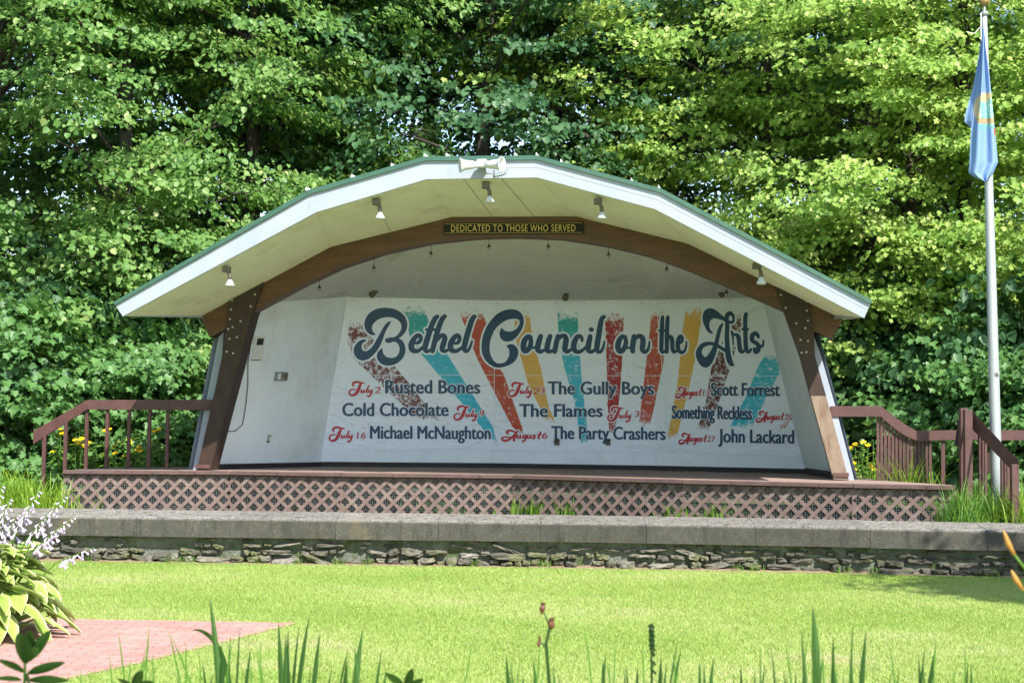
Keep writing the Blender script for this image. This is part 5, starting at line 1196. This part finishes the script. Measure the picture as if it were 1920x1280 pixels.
# broad leaved plants
def broad(c_px, D, lvs, lb, name='milkweed', sz=1.):
    r = empty(name, (fg(c_px, D), D, 0), lb, 'plant', 'broad leaved plants in the front bed'); P = []; mb = MB(); rn = []
    st_ = MB(); tp = aty(c_px, min(l[1] for l in lvs)+20, D); st_.tube([r.location, tp.lerp(Vector(r.location), .5)+Vector((.01, 0, 0)), tp], [.008, .007, .004], 6); st_.build('stem', M['iris'], r, rnd=[.6]*len(st_.v))
    for (x0, y0, x1, y1, wp) in lvs:
        a_ = aty(x0, y0, D); b_ = aty(x1, y1, D-.06); k0 = len(mb.v); d = b_-a_; L = d.length; s_ = d.cross(Vector((.25, 1, .35))).normalized(); nn = s_.cross(d).normalized(); seg = 8; v_ = random.random()
        for i in range(seg+1):
            t = i/seg; ww = wp*D/F*math.sin(math.pi*min(1, t*.95+.03)**.85)**.75; p = a_+d*t-nn*.06*L*t*t
            mb.v += [p-s_*ww+nn*ww*.25, p, p+s_*ww+nn*ww*.25]; rn += [v_]*3
            if i: k = k0+3*i; mb.f += [(k-3, k-2, k+1, k), (k-2, k-1, k+2, k+1)]
    mb.build('leaves', M['iris'], r, smooth=True, rnd=rn); return r
broad(47, 4.2, [(46, 1243, 40, 1182, 19), (48, 1240, 98, 1178, 11), (50, 1222, 60, 1180, 12), (52, 1262, 125, 1238, 9), (44, 1260, -5, 1232, 10), (40, 1275, -12, 1268, 8), (46, 1268, 60, 1290, 14), (55, 1275, 132, 1272, 9), (52, 1230, 74, 1212, 9)], 'broad leaved young plant in the bottom left corner')
broad(250, 4.6, [(248, 1290, 268, 1254, 10), (245, 1290, 222, 1268, 9), (252, 1290, 290, 1275, 8)], 'short broad leaved shoot left of the arching leaf')
broad(760, 4.6, [(758, 1290, 722, 1257, 9), (760, 1290, 775, 1250, 8), (765, 1290, 795, 1270, 7)], 'short broad leaved shoot right of the tall broad leaf')
# daylily stalk with dried seed heads
sd = empty('seed_stalk', (fg(1030, 4.8), 4.8, 0), 'brown dried daylily seed stalk with three withered heads', 'plant')
mb = MB(); P = [aty(x, y, 4.8) for x, y in [(1031, 1290), (1026, 1235), (1024, 1205), (1030, 1180), (1031, 1170)]]; P.insert(0, Vector((P[0].x, 4.8, 0)))
mb.tube(P, [.006, .006, .005, .005, .0045, .004], 6); mb.tube([aty(1024, 1214, 4.8), aty(1018, 1206, 4.8), aty(1011, 1205, 4.8), aty(1007, 1209, 4.8)], [.004, .003, .002, .001], 5); mb.tube([aty(1030, 1172, 4.8), aty(1022, 1152, 4.8), aty(1018, 1143, 4.8)], [.003, .002, .002], 5)
mb.build('stem', M['iris'], sd, rnd=[.3]*len(mb.v))
for (x, y, r_) in [(1032, 1172, .0115), (1016, 1143, .0085), (1010, 1206, .0045)]:
    mb = MB(); mb.lathe(aty(x, y+7, 4.8), (.1, 0, 1), [(0, .003), (.008, r_*.8), (.016, r_), (.026, r_*.7), (.032, r_*.9), (.034, .002)], 7)
    for v in mb.v: v += Vector((rd.uniform(-.002, .002), rd.uniform(-.002, .002), rd.uniform(-.002, .002)))
    mb.build('seed_head', M['dry'], sd, rnd=[.5]*len(mb.v))
# dark knobbly spike
sk_ = empty('flower_spike', (fg(1224, 4.9), 4.9, 0), 'dark green knobbly upright flower spike near the bottom centre', 'plant')
mb = MB(); a_ = aty(1225, 1290, 4.9); a_.z = 0; b_ = aty(1221, 1170, 4.9); mb.tube([a_, a_.lerp(b_, .6)+Vector((.004, 0, 0)), b_], [.006, .005, .003], 6); mb.build('stem', M['iris'], sk_, rnd=[.2]*len(mb.v))
mb = MB()
for k in range(46):
    t = k/45; p = aty(1225-(4*t), 1262-92*t, 4.9); a = k*2.4; r_ = .006*(1 if t < .5 else 1.35) if t < .97 else .004; d = Vector((math.cos(a), math.sin(a), .3))
    if t < .4 and k % 2: continue
    mb.lathe(p+d*.002, d, [(0, .002), (.004, r_*.8), (.009, .001)], 6)
mb.build('seed_capsules', M['iris'], sk_, rnd=[.0]*len(mb.v))
# lily buds at the right edge
for i, (P, lb) in enumerate([([(1881, 993), (1890, 1018), (1902, 1040), (1913, 1054), (1940, 1090)], 'orange daylily bud entering at the right edge in front of the wall'), ([(1896, 1068), (1904, 1085), (1918, 1106), (1930, 1120), (1950, 1150)], 'orange daylily bud at the right edge lower than the other, over the lawn')]):
    D = 4.4; q = [aty(x, y, D) for x, y in P]; r = empty('lily_bud', Vector((q[-1].x+.1, D, 0)), lb, 'flower bud', 'daylily buds at the right edge')
    MB().tube([q[0], q[0].lerp(q[1], .4), q[1], q[2]], [.002, .0055, .0085, .0045], 10).build('bud', M['bud'], r, smooth=True, rnd=[.2]*40)
    mb = MB().tube([q[2], q[3], q[4], Vector((q[4].x+.1, D, 0))], [.0045, .004, .005, .007], 8); mb.build('stem', M['weed'], r, smooth=True, rnd=[.3]*len(mb.v))
# weeds along the wall foot
rd = random.Random(9); WL = [(310, 'pale weed'), (345, 'small clover'), (480, 'grass tuft'), (565, 'leafy weed'), (640, 'clover tuft'), (690, 'thin grass tuft'), (885, 'broad weed'), (1015, 'moss tuft'), (1365, 'grass tuft'), (1395, 'slender weed'), (1545, 'tall weed'), (1590, 'spreading weed'), (1780, 'shaded weed'), (150, 'shaded grass tuft')]
BK = ['under the second coping joint', 'beside the pale weed', 'below the third coping joint', 'between the third and fourth coping joints', 'under the fourth coping joint', 'right of the fourth coping joint', 'left of the wall middle', 'under the middle coping joint', 'under the sixth coping joint', 'just right of that joint tuft', 'below the right roof tip', 'below the right post', 'below the stair post', 'behind the hosta flowers']
for i, ((px, nm), bk_) in enumerate(zip(WL, BK)):
    q = atz(px, 1055, .02); y_ = wally(q.x)-.10; sp = []
    for k in range(rd.randint(16, 34)):
        sp.append(((q.x+rd.gauss(0, .05), y_+rd.uniform(-.03, .03), 0), rd.random()*6.28, rd.uniform(.04, .14), rd.uniform(.02, .09), rd.uniform(.003, .008), rd.random()*.5, 1.3))
    mb, rn = blades(sp, i, 4); tag(mb.build('weed', M['weed'], rnd=rn), nm+' at the foot of the stone wall '+bk_, 'weed', 'weeds at the foot of the wall')
